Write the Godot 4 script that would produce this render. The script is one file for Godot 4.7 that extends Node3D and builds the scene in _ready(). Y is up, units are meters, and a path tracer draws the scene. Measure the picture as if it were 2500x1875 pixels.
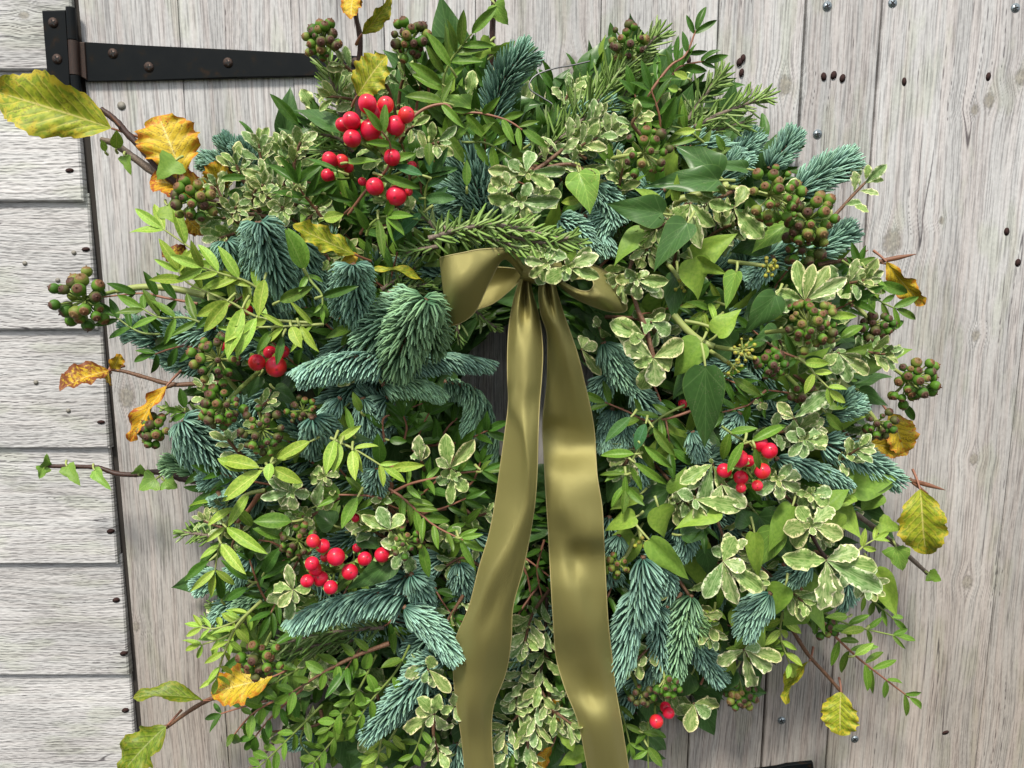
extends Node3D
# A Christmas wreath of fir, ivy, pittosporum, mastic and rosemary with a satin bow, hung on a weathered shed door.
# The door's face is the plane z = 0; heights over it (h) are written in millimetres. Units are metres.

const REACH := 0.57                      # camera to door along the lens axis
const PITCH := 0.166                     # the camera looks down by this much
const HALF := 0.4986                     # tangent of half the vertical field of view
var eye := Vector3(0, REACH * sin(PITCH), REACH * cos(PITCH))
var aim := Basis(Vector3.RIGHT, -PITCH)
var rng := RandomNumberGenerator.new()
var wreath: Node3D
var M := {}                              # materials
var LEAF := {}                           # leaf shapes, a few variants of each kind
var used := {}
var vx := 0.0
var vy := 0.0
var vs := 1.0
var rise := 1.0                          # heights written for the wreath stand for this much more

func _ready():
	rng.seed = 20241
	# ---------- camera, sky, sun, exposure
	var cam := Camera3D.new()
	cam.name = "camera"
	cam.transform = Transform3D(aim, eye)
	cam.fov = rad_to_deg(2.0 * atan(HALF))
	cam.near = 0.02
	cam.far = 50.0
	add_child(cam)
	cam.current = true
	var sm := ProceduralSkyMaterial.new()
	sm.sky_top_color = Color(0.97, 0.985, 1.0)
	sm.sky_horizon_color = Color(0.72, 0.74, 0.77)
	sm.sky_curve = 0.12
	sm.ground_bottom_color = Color(0.3, 0.29, 0.26)
	sm.ground_horizon_color = Color(0.4, 0.4, 0.37)
	var sky := Sky.new()
	sky.sky_material = sm
	var env := Environment.new()
	env.background_mode = Environment.BG_SKY
	env.sky = sky
	env.background_energy_multiplier = 0.5
	env.tonemap_mode = Environment.TONE_MAPPER_LINEAR
	env.tonemap_exposure = 2.6
	env.sdfgi_enabled = true
	env.ssao_enabled = true
	env.ssil_enabled = true
	var we := WorldEnvironment.new()
	we.name = "environment"
	we.environment = env
	add_child(we)
	var sun := DirectionalLight3D.new()
	sun.name = "sun"
	sun.light_energy = 0.5
	sun.light_color = Color(1.0, 0.97, 0.92)
	sun.light_angular_distance = 10.0
	sun.shadow_enabled = true
	sun.rotation_degrees = Vector3(-54, -18, 0)
	add_child(sun)
	# ---------- the place
	make_materials()
	make_leaves()
	build_wall_and_door()
	build_hinges()
	rise = 1.3
	wreath = Node3D.new()
	wreath.name = "wreath"
	wreath.set_meta("label", "round wreath of mixed evergreens with berries and autumn leaves hung on the door")
	wreath.set_meta("category", "wreath")
	add_child(wreath)
	V(0, 0, 1)
	wreath.position = P(1250, 930, 0)
	build_base_ring()
	build_mass()
	build_fill()
	build_sprays()
	build_dark_sprays()
	build_top()
	build_left()
	build_bottom()
	build_right()
	build_bow()

# ---------- places: V picks a window of the photograph, P turns a point in it and a height over the door into a place
func V(x0, y0, s):
	vx = x0
	vy = y0
	vs = s

func P(x, y, h := 0.0) -> Vector3:
	var k := HALF / 937.5
	var d := aim * Vector3((vx + x * vs - 1250.0) * k, -(vy + y * vs - 937.5) * k, -1.0)
	return eye + d * ((h * rise * 0.001 - eye.z) / d.z)

func len_of(px, h := 75.0) -> float:      # a length in the window, at a height, in metres
	return px * vs * (REACH - h * rise * 0.001) * HALF / 937.5

func line(a: Array, h0: float, h1: float) -> PackedVector3Array:
	var o := PackedVector3Array()
	var n := a.size() / 2
	for i in n:
		o.append(P(a[2 * i], a[2 * i + 1], lerpf(h0, h1, float(i) / maxf(1, n - 1))))
	return o

func rf(a: float, b: float) -> float:
	return rng.randf_range(a, b)

func spline(p: PackedVector3Array, steps: int) -> PackedVector3Array:
	var o := PackedVector3Array()
	var n := p.size()
	for i in n - 1:
		var a := p[maxi(i - 1, 0)]
		var d := p[mini(i + 2, n - 1)]
		for k in steps:
			o.append(p[i].cubic_interpolate(p[i + 1], a, d, float(k) / steps))
	o.append(p[n - 1])
	return o

func along(c: PackedVector3Array, t: float) -> Array:
	var f := clampf(t, 0, 1) * (c.size() - 1)
	var i := mini(int(f), c.size() - 2)
	return [c[i].lerp(c[i + 1], f - i), (c[i + 1] - c[i]).normalized()]

func length_of(c: PackedVector3Array) -> float:
	var l := 0.0
	for i in c.size() - 1:
		l += c[i].distance_to(c[i + 1])
	return l

func to_eye(p: Vector3) -> Vector3:
	return (eye - p).normalized()

# ---------- nodes
func add(parent: Node, called: String, mesh: Mesh, mat: Material, xf := Transform3D()) -> MeshInstance3D:
	var o := MeshInstance3D.new()
	o.name = numbered(parent, called)
	o.mesh = mesh
	o.material_override = mat
	o.transform = xf
	parent.add_child(o, true)
	return o

func numbered(parent: Node, called: String) -> String:
	var key := str(parent.get_instance_id()) + called
	var n: int = used.get(key, 0)
	used[key] = n + 1
	return called if n == 0 else "%s_%03d" % [called, n]

func thing(called: String, label: String, category: String, at := Vector3.ZERO, group := "") -> Node3D:
	var o := Node3D.new()
	o.name = numbered(self, called)
	o.position = at
	o.set_meta("label", label)
	o.set_meta("category", category)
	if group:
		o.set_meta("group", group)
	add_child(o, true)
	return o

# ---------- shapes: a bag of triangles that becomes one ArrayMesh
class Bag:
	var v := PackedVector3Array()
	var n := PackedVector3Array()
	var c := PackedColorArray()
	var uv := PackedVector2Array()
	var ix := PackedInt32Array()
	func put(p: Vector3, nn: Vector3, col := Color.WHITE, t := Vector2.ZERO) -> int:
		v.append(p)
		n.append(nn)
		c.append(col)
		uv.append(t)
		return v.size() - 1
	func tri(a: int, b: int, d: int):
		ix.append(a)
		ix.append(b)
		ix.append(d)
	func quad(a: int, b: int, d: int, e: int):  # counter-clockwise seen from outside
		tri(a, d, b)
		tri(a, e, d)
	func mesh() -> ArrayMesh:
		var arr := []
		arr.resize(Mesh.ARRAY_MAX)
		arr[Mesh.ARRAY_VERTEX] = v
		arr[Mesh.ARRAY_NORMAL] = n
		arr[Mesh.ARRAY_COLOR] = c
		arr[Mesh.ARRAY_TEX_UV] = uv
		arr[Mesh.ARRAY_INDEX] = ix
		var m := ArrayMesh.new()
		m.add_surface_from_arrays(Mesh.PRIMITIVE_TRIANGLES, arr)
		return m
	func flat_quad(a: Vector3, b: Vector3, d: Vector3, e: Vector3, col := Color.WHITE):
		var nn := (b - a).cross(d - a).normalized()
		quad(put(a, nn, col, Vector2(a.x, a.y)), put(b, nn, col, Vector2(b.x, b.y)), put(d, nn, col, Vector2(d.x, d.y)), put(e, nn, col, Vector2(e.x, e.y)))

func tube(b: Bag, p: PackedVector3Array, r0: float, r1: float, sides := 6, col := Color.WHITE, knots := 0.0):
	var n := p.size()
	var t0 := (p[1] - p[0]).normalized()
	var u := t0.cross(Vector3(0.31, 0.2, 0.93)).normalized()
	var last := 0
	for i in n:
		var t := (p[mini(i + 1, n - 1)] - p[maxi(i - 1, 0)]).normalized()
		u = (u - t * u.dot(t)).normalized()
		var w := t.cross(u)
		var r := lerpf(r0, r1, float(i) / (n - 1))
		if knots > 0:
			r *= 1.0 + knots * rng.randf()
		var first := b.v.size()
		for k in sides:
			var a := TAU * k / sides
			var d := u * cos(a) + w * sin(a)
			b.put(p[i] + d * r, d, col, Vector2(float(k) / sides, float(i) / n))
		if i > 0:
			for k in sides:
				var k2 := (k + 1) % sides
				b.quad(last + k, last + k2, first + k2, first + k)
		last = first
	for e in 2:                              # caps
		var at := n - 1 if e else 0
		var dir := (p[n - 1] - p[n - 2]).normalized() if e else (p[0] - p[1]).normalized()
		var mid := b.put(p[at], dir, col)
		var ring := last if e else b.v.size() - 1 - n * sides
		if e == 1:
			ring = last
		else:
			ring = last - (n - 1) * sides
		for k in sides:
			var k2 := (k + 1) % sides
			if e:
				b.tri(mid, ring + k2, ring + k)
			else:
				b.tri(mid, ring + k, ring + k2)

func needle(b: Bag, p: Vector3, d0: Vector3, d1: Vector3, l: float, w: float, thick: float, ca: Color, cb: Color):
	var last := -1
	for i in 4:
		var s: float = [0.0, 0.38, 0.8, 1.0][i]
		var q := p + (d0 * s + (d1 - d0) * (0.5 * s * s)) * l
		var t := d0.lerp(d1, s).normalized()
		var side := t.cross(to_eye(q) * 0.75 + d0 * 0.1 + Vector3(0, 0.3, 0.2)).normalized()
		var up := side.cross(t)
		var k: float = [0.55, 1.0, 0.95, 0.35][i]
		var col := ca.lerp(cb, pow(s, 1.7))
		var f := b.v.size()
		b.put(q + side * w * k, side, col)
		b.put(q + up * thick * k, up, col)
		b.put(q - side * w * k, -side, col)
		b.put(q - up * thick * k, -up, col)
		if i:
			for j in 4:
				var j2 := (j + 1) % 4
				b.quad(last + j2, last + j, f + j, f + j2)   # side, up turn against t
		last = f
	b.tri(last, last + 1, last + 2)
	b.tri(last, last + 2, last + 3)

# ---------- leaves: one sheet each, along +y, unit length and unit width, upper face to +z
func half_width(kind: String, t: float) -> float:
	match kind:
		"leaflet": return 0.5 * pow(sin(PI * pow(t, 0.85)), 0.8) if t < 1 else 0.0
		"pittosporum": return 0.5 * pow(sin(PI * pow(t, 1.5)), 0.72) if t < 1 else 0.0
		"ivy": return 0.5 * pow(maxf(0, sin(PI * (0.17 + 0.83 * pow(t, 0.72)))), 1.15) if t < 1 else 0.0
		"young_ivy":
			var c := Curve.new()
			for q in [Vector2(0, 0.25), Vector2(0.2, 0.5), Vector2(0.34, 0.46), Vector2(0.5, 0.29), Vector2(0.62, 0.27), Vector2(0.8, 0.17), Vector2(1, 0.0)]:
				c.add_point(q)
			return c.sample(t)
		"beech": return 0.5 * pow(sin(PI * pow(t, 0.92)), 0.72) * (1.0 + 0.11 * (fposmod(t * 10.0, 1.0) - 0.6)) if t < 1 else 0.0
	return 0.5 * pow(sin(PI * t), 0.7) if t < 1 else 0.0

func leaf_mesh(kind: String, o: Dictionary) -> ArrayMesh:
	var nu: int = o.get("nu", 12)
	var nv: int = o.get("nv", 6)
	var curl: float = o.get("curl", 0.4)     # bend along the leaf, away from its upper face
	var fold: float = o.get("fold", 0.25)    # the two halves rise from the midrib
	var wave: float = o.get("wave", 0.0)
	var freq: float = o.get("freq", 3.0)
	var ph: float = o.get("ph", 0.0)
	var sweep: float = o.get("sweep", 0.0)
	var twist: float = o.get("twist", 0.0)
	var side: float = o.get("side", 0.0)     # the tip swings sideways
	var vein: float = o.get("vein", 0.0)
	var st := SurfaceTool.new()
	st.begin(Mesh.PRIMITIVE_TRIANGLES)
	st.set_smooth_group(0)
	var y := 0.0
	var z := 0.0
	for i in nu + 1:
		var t := float(i) / nu
		var a := curl * (t - 0.35)
		if i:
			y += cos(a) / nu
			z -= sin(a) / nu
		var w := half_width(kind, t)
		for j in nv + 1:
			var s := 2.0 * j / nv - 1.0
			var e := absf(s)
			var ww := w * e
			var p := Vector3(signf(s) * ww * cos(fold), y + sweep * ww, z + ww * sin(fold) - ww * ww * fold * 0.9)
			p.z += wave * e * e * sin(TAU * freq * t + ph + (1.9 if s > 0 else 0.0)) * minf(1.0, w * 3.0)
			p.x += 0.35 * wave * e * e * sin(TAU * freq * 1.7 * t + ph * 2.0 + s) * minf(1.0, w * 3.0)
			p.x += side * t * t
			p.z += vein * e * (1.0 - e) * sin(TAU * (t * 8.0 - e * 2.0)) * w
			p = Basis(Vector3.UP, twist * (t - 0.3)) * p
			st.set_uv(Vector2(0.5 + 0.5 * s, t))
			st.add_vertex(p)
	for i in nu:
		for j in nv:
			var q := i * (nv + 1) + j
			for k in [q, q + nv + 1, q + 1, q + 1, q + nv + 1, q + nv + 2]:
				st.add_index(k)
	st.generate_normals()
	return st.commit()

func make_leaves():
	for i in 7:
		LEAF.get_or_add("leaflet", []).append(leaf_mesh("leaflet", {"nu": 9, "nv": 4, "curl": rf(-0.1, 1.1), "fold": rf(0.15, 0.45), "wave": rf(0.0, 0.03), "freq": 1.5, "ph": rf(0, 6), "twist": rf(-0.4, 0.4), "side": rf(-0.12, 0.12)}))
	for i in 9:
		LEAF.get_or_add("pittosporum", []).append(leaf_mesh("pittosporum", {"nu": 18, "nv": 6, "curl": rf(-0.2, 1.1), "fold": rf(0.0, 0.55), "wave": rf(0.02, 0.05) if i % 3 else rf(0.07, 0.11), "freq": rf(2.2, 4.2), "ph": rf(0, 6), "twist": rf(-0.5, 0.5), "side": rf(-0.1, 0.1)}))
	for i in 7:
		LEAF.get_or_add("ivy", []).append(leaf_mesh("ivy", {"nu": 16, "nv": 8, "curl": rf(0.1, 1.0), "fold": rf(0.1, 0.45), "wave": rf(0.02, 0.06), "freq": rf(0.8, 1.6), "ph": rf(0, 6), "twist": rf(-0.5, 0.5), "sweep": -0.16, "side": rf(-0.08, 0.08)}))
	for i in 5:
		LEAF.get_or_add("young_ivy", []).append(leaf_mesh("young_ivy", {"nu": 18, "nv": 8, "curl": rf(0.2, 0.9), "fold": rf(0.1, 0.4), "wave": rf(0.02, 0.06), "freq": rf(1, 2), "ph": rf(0, 6), "twist": rf(-0.3, 0.3), "sweep": -0.22}))
	for i in 6:
		LEAF.get_or_add("beech", []).append(leaf_mesh("beech", {"nu": 36, "nv": 10, "curl": rf(-0.5, 1.1), "fold": rf(0.15, 0.6), "wave": rf(0.05, 0.13), "freq": rf(1.5, 4.0), "ph": rf(0, 6), "twist": rf(-0.5, 0.5), "side": rf(-0.08, 0.08), "vein": 0.1, "sweep": 0.12}))
	for i in 3:
		LEAF.get_or_add("sepal", []).append(leaf_mesh("sepal", {"nu": 7, "nv": 4, "curl": rf(0.6, 1.2), "fold": 0.4}))

func leaf_xf(base: Vector3, dir: Vector3, face: Vector3, l: float, w: float, roll := 0.0) -> Transform3D:
	var y := dir.normalized()
	var z := (face - y * face.dot(y)).normalized().rotated(y, roll)
	var x := y.cross(z)
	return Transform3D(Basis(x * w, y * l, z * (l * 0.5 + w * 0.5)), base)

func pick(a: Array):
	return a[rng.randi() % a.size()]

# ---------- materials
func noise(freq: float, seed_: int, octaves := 1) -> FastNoiseLite:
	var n := FastNoiseLite.new()
	n.noise_type = FastNoiseLite.TYPE_SIMPLEX
	n.frequency = freq
	n.seed = seed_
	n.fractal_type = FastNoiseLite.FRACTAL_FBM if octaves > 1 else FastNoiseLite.FRACTAL_NONE
	n.fractal_octaves = octaves
	return n

func lin(r: float, g: float, b: float) -> Color:      # a real-world base colour
	return Color(r, g, b).linear_to_srgb()

func plain(called: String, col: Color, rough := 0.6, spec := 0.5) -> StandardMaterial3D:
	var m := StandardMaterial3D.new()
	m.resource_name = called
	m.albedo_color = col
	m.roughness = rough
	m.metallic_specular = spec
	M[called] = m
	return m

func mottled(called: String, a: Color, b: Color, rough: float, scale := 60.0, bump := 0.05) -> StandardMaterial3D:
	var m := plain(called, Color.WHITE, rough)
	var t := NoiseTexture2D.new()
	t.width = 256
	t.height = 256
	t.seamless = true
	t.noise = noise(0.03, 5, 5)
	var g := Gradient.new()
	g.set_color(0, a)
	g.set_color(1, b)
	t.color_ramp = g
	m.albedo_texture = t
	m.uv1_triplanar = true
	m.uv1_scale = Vector3.ONE * scale
	return m

func leaf_material(called: String, tex: Texture2D, tint: Color, rough: float, glow := 0.25, spec := 0.5) -> StandardMaterial3D:
	var m := StandardMaterial3D.new()
	m.resource_name = called
	m.albedo_color = tint
	m.roughness = rough
	m.metallic_specular = spec * 0.7
	m.albedo_texture = tex
	m.cull_mode = BaseMaterial3D.CULL_DISABLED
	if glow > 0:
		m.backlight_enabled = true
		m.backlight = Color(glow, glow, glow * 0.45) * 0.6
	return m

func paint(kind: String, seed_: int) -> ImageTexture:
	var w := 96
	var h := 192
	var im := Image.create(w, h, false, Image.FORMAT_RGB8)
	var n1 := noise(0.05, seed_, 3)
	var n2 := noise(0.16, seed_ + 9, 2)
	var n3 := noise(0.02, seed_ + 3, 2)
	for y in h:
		var t := (y + 0.5) / h
		for x in w:
			var s := 2.0 * (x + 0.5) / w - 1.0
			var e := absf(s)
			var c := Color.WHITE
			var a := n1.get_noise_2d(x, y)
			var f := n2.get_noise_2d(x, y)
			match kind:
				"leaflet":
					c = Color(0.105, 0.235, 0.028).lerp(Color(0.16, 0.31, 0.045), 0.5 + a)
					var v := fposmod(t * 11.0 - e * 1.6, 1.0)
					c = c.lerp(Color(0.2, 0.36, 0.09), 0.35 * smoothstep(0.16, 0.0, absf(v - 0.5)) * (1.0 - e))
					c = c.lerp(Color(0.36, 0.48, 0.14), 0.5 * smoothstep(0.07, 0.02, e))
					c = c.lerp(Color(0.3, 0.42, 0.09), 0.25 * smoothstep(0.9, 0.99, e))
					c = c.lerp(Color(0.1, 0.07, 0.02), 0.55 * smoothstep(0.42, 0.6, f) * smoothstep(0.1, 0.4, n3.get_noise_2d(x, y)))
				"ivy", "ivy_under":
					var under := kind == "ivy_under"
					c = (Color(0.2, 0.36, 0.045) if under else Color(0.02, 0.085, 0.014)).lerp(Color(0.29, 0.46, 0.065) if under else Color(0.038, 0.13, 0.022), 0.5 + a)
					var px := e * (0.5 * sin(PI * (0.17 + 0.83 * pow(t, 0.72))))
					var best := 1.0
					for q in [[0.0, 0.0, 0.014], [0.03, 0.55, 0.01], [0.02, 1.05, 0.011], [0.22, 0.62, 0.007], [0.4, 0.6, 0.007], [0.58, 0.6, 0.006]]:
						var d := absf((px) * cos(q[1]) - (t - q[0]) * sin(q[1]))
						if (t - q[0]) * cos(q[1]) + px * sin(q[1]) > -0.01:
							best = minf(best, d / q[2])
					c = c.lerp(Color(0.34, 0.5, 0.1) if under else Color(0.17, 0.3, 0.09), (0.5 if under else 0.85) * smoothstep(1.6, 0.4, best))
					c = c.lerp(Color(0.26, 0.4, 0.09), (0.3 if under else 0.4) * smoothstep(0.94, 0.99, e))
					if f > 0.55 and n3.get_noise_2d(x, y) > 0.3:
						c = c.lerp(Color(0.34, 0.3, 0.18), 0.5)
				"pittosporum":
					var m := 0.8 + 0.26 * n1.get_noise_2d(signf(s) * 60.0, y * 0.8) + 0.12 * n2.get_noise_2d(signf(s) * 200.0, y * 0.9)
					m = minf(m, 1.0 - 0.9 * smoothstep(0.86, 1.0, t + 0.08 * f)) - 0.1 * smoothstep(0.2, 0.0, t)
					c = Color(0.31, 0.41, 0.16).lerp(Color(0.17, 0.28, 0.08), smoothstep(-0.1, 0.25, n1.get_noise_2d(x * 1.4 + 300.0, y * 0.45) - 0.3 * e + 0.1))
					c = c.lerp(Color(0.42, 0.48, 0.22), 0.3 * smoothstep(0.2, 0.5, n3.get_noise_2d(x, y * 1.5 + 90.0)))
					c = c.lerp(Color(0.5, 0.56, 0.26), 0.55 * smoothstep(0.07, 0.02, e))
					c = c.lerp(Color(0.27, 0.36, 0.13), 0.25 * smoothstep(0.1, 0.0, absf(fposmod(t * 9.0 - e * 1.5, 1.0) - 0.5)))
					c = c.lerp(Color(0.84, 0.8, 0.54).lerp(Color(0.78, 0.75, 0.45), 0.5 + a), smoothstep(-0.03, 0.05, e - m))
					c = c.lerp(Color(0.42, 0.28, 0.13), 0.5 * smoothstep(0.985, 1.0, e) * smoothstep(0.0, 0.4, a))
				"beech_green", "beech_gold", "beech_orange", "beech_brown":
					var ca := Color(0.22, 0.29, 0.02)
					var cb := Color(0.36, 0.4, 0.03)
					var edge := Color(0.44, 0.37, 0.03)
					if kind == "beech_gold":
						ca = Color(0.5, 0.36, 0.02)
						cb = Color(0.62, 0.45, 0.03)
						edge = Color(0.5, 0.2, 0.02)
					elif kind == "beech_orange":
						ca = Color(0.62, 0.33, 0.02)
						cb = Color(0.68, 0.44, 0.03)
						edge = Color(0.4, 0.1, 0.02)
					elif kind == "beech_brown":
						ca = Color(0.6, 0.4, 0.025)
						cb = Color(0.5, 0.24, 0.03)
						edge = Color(0.2, 0.06, 0.02)
					c = ca.lerp(cb, clampf(0.5 + 1.4 * a, 0, 1))
					var vv := fposmod(t * 8.0 - e * 2.2, 1.0)
					c = c.lerp(c * 0.6, 0.7 * smoothstep(0.25, 0.05, absf(vv - 0.64)))
					c = c.lerp(Color(0.62, 0.52, 0.12), 0.55 * smoothstep(0.08, 0.02, absf(vv - 0.5)) * smoothstep(1.0, 0.7, e))
					c = c.lerp(Color(0.66, 0.58, 0.2), 0.7 * smoothstep(0.045, 0.015, e))
					c = c.lerp(edge, smoothstep(0.6, 1.05, maxf(e, 1.7 * t - 0.72) + 0.5 * a + (0.3 if kind == "beech_brown" else 0.0)))
					c = c.lerp(Color(0.1, 0.045, 0.015), (0.8 if kind != "beech_green" else 0.5) * smoothstep(0.56, 0.66, f + 0.35 * n3.get_noise_2d(x, y)))
			im.set_pixel(x, y, c.clamp().linear_to_srgb())
	return ImageTexture.create_from_image(im)

func make_materials():
	var lt := [paint("leaflet", 1), paint("leaflet", 2)]
	var tones := [[lin(1.75, 1.3, 1.2), 0.5], [lin(0.9, 0.8, 0.7), 0.42], [lin(0.38, 0.5, 0.42), 0.36], [lin(0.62, 0.82, 1.6), 0.55]]
	for i in 4:                                # yellow-green, mid green, dark green, bluish green
		M["leaflet%d" % i] = []
		for k in 4:
			var tint: Color = tones[i][0]
			var lum := rf(0.8, 1.18)
			tint = Color(minf(tint.r * lum * rf(0.94, 1.06), 1.5), tint.g * lum, tint.b * lum * rf(0.9, 1.1))
			M["leaflet%d" % i].append(leaf_material("leaflet", lt[k % 2], tint, tones[i][1], 0.3 if i == 0 else 0.18))
	M["pittosporum"] = []
	for k in 4:
		M["pittosporum"].append(leaf_material("pittosporum", paint("pittosporum", 20 + k), [Color(1, 1, 1), Color(0.93, 0.97, 0.86), Color(0.96, 0.95, 0.88), Color(0.86, 0.92, 0.9)][k], 0.42, 0.2))
	M["ivy"] = []
	M["ivy_under"] = []
	M["ivy_mid"] = []
	for k in 2:
		var up := paint("ivy", 40 + k)
		var un := paint("ivy_under", 50 + k)
		M["ivy"].append(leaf_material("ivy", up, lin(0.62, 0.68, 0.68), 0.3, 0.05, 0.5))
		M["ivy_mid"].append(leaf_material("ivy_mid", up, lin(2.0, 1.75, 1.2), 0.36, 0.15, 0.4))
		M["ivy_under"].append(leaf_material("ivy", un, lin(0.85, 0.84, 0.75) if k else lin(0.6, 0.66, 0.6), 0.5, 0.25))
	for k in ["beech_green", "beech_gold", "beech_orange", "beech_brown"]:
		M[k] = [leaf_material(k, paint(k, 60), Color.WHITE, 0.5, 0.2), leaf_material(k, paint(k, 67), Color.WHITE, 0.5, 0.2)]
	M["beech_olive"] = [leaf_material("beech_olive", paint("beech_green", 71), lin(0.5, 0.62, 0.7), 0.45, 0.15)]
	var vc := plain("needles", Color.WHITE, 0.55, 0.25)
	vc.vertex_color_use_as_albedo = true
	var bm := plain("berry_skin", Color.WHITE, 0.52, 0.35)
	bm.vertex_color_use_as_albedo = true
	var red := plain("red_berry_skin", Color.WHITE, 0.36, 0.4)
	red.vertex_color_use_as_albedo = true
	red.clearcoat_enabled = true
	red.clearcoat = 0.22
	red.clearcoat_roughness = 0.12
	red.subsurf_scatter_enabled = true
	red.subsurf_scatter_strength = 0.05
	plain("green_stem", lin(0.22, 0.3, 0.07), 0.5)
	plain("pale_stem", lin(0.34, 0.4, 0.12), 0.5)
	plain("red_stem", lin(0.3, 0.13, 0.08), 0.5)
	mottled("brown_twig", Color(0.3, 0.2, 0.14), Color(0.56, 0.42, 0.32), 0.6, 90.0)
	mottled("dark_twig", Color(0.16, 0.1, 0.08), Color(0.33, 0.22, 0.18), 0.55, 90.0)
	mottled("grey_twig", Color(0.33, 0.29, 0.25), Color(0.58, 0.51, 0.45), 0.65, 90.0)
	mottled("moss", Color(0.1, 0.12, 0.05), Color(0.26, 0.25, 0.12), 0.9, 40.0)
	var cx := plain("calyx", lin(0.2, 0.34, 0.05), 0.45)
	cx.cull_mode = BaseMaterial3D.CULL_DISABLED
	cx.backlight_enabled = true
	cx.backlight = Color(0.25, 0.25, 0.1)
	plain("bud", lin(0.2, 0.085, 0.045), 0.5)
	plain("sepal", lin(0.25, 0.38, 0.06), 0.45)
	plain("wire", lin(0.16, 0.16, 0.17), 0.4)
	M["wire"].metallic = 0.7
	var iron := mottled("black_iron", Color(0.015, 0.035, 0.05), Color(0.04, 0.06, 0.07), 0.5, 22.0)
	iron.metallic = 0.0
	var rusty := Gradient.new()
	rusty.offsets = PackedFloat32Array([0.0, 0.66, 0.8, 0.92, 1.0])
	rusty.colors = PackedColorArray([Color(0.015, 0.04, 0.055), Color(0.04, 0.06, 0.07), Color(0.08, 0.07, 0.055), Color(0.15, 0.105, 0.065), Color(0.12, 0.08, 0.06)])
	var rt := NoiseTexture2D.new()
	rt.width = 512
	rt.height = 512
	rt.seamless = true
	rt.noise = noise(0.012, 77, 5)
	rt.color_ramp = rusty
	iron.albedo_texture = rt
	iron.uv1_scale = Vector3.ONE * 9.0
	iron.metallic_specular = 0.3
	mottled("rusty_iron", Color(0.1, 0.085, 0.08), Color(0.28, 0.17, 0.11), 0.6, 120.0)
	mottled("screw_brown", Color(0.2, 0.17, 0.16), Color(0.4, 0.32, 0.28), 0.5, 200.0).metallic = 0.5
	var zinc := mottled("zinc", Color(0.5, 0.55, 0.58), Color(0.8, 0.84, 0.86), 0.35, 200.0)
	zinc.metallic = 0.8
	plain("recess", lin(0.012, 0.012, 0.012), 0.8)
	mottled("rust_hole", Color(0.1, 0.05, 0.045), Color(0.27, 0.14, 0.12), 0.9, 260.0)
	mottled("old_nail", Color(0.42, 0.41, 0.38), Color(0.66, 0.64, 0.6), 0.6, 260.0)
	plain("dark_timber", lin(0.035, 0.03, 0.026), 0.9)
	# satin: coloured sheen, fine weave
	var sat := plain("satin", lin(0.31, 0.28, 0.095), 0.42)
	sat.metallic = 0.45
	sat.rim_enabled = true
	sat.rim = 0.2
	sat.rim_tint = 0.8
	sat.cull_mode = BaseMaterial3D.CULL_DISABLED
	var nm := Image.create(64, 64, false, Image.FORMAT_L8)
	for y in 64:
		for x in 64:
			var v := 0.5 + 0.25 * sin(TAU * (x + (y / 8) * 3) / 8.0) + 0.18 * sin(TAU * y / 4.0) + rf(-0.12, 0.12)
			nm.set_pixel(x, y, Color(v, v, v))
	sat.heightmap_enabled = true
	sat.heightmap_texture = ImageTexture.create_from_image(nm)
	sat.heightmap_scale = 0.006
	sat.uv1_scale = Vector3(40, 40, 40)
	plain("ribbon_edge", lin(0.4, 0.35, 0.15), 0.6)

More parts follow.
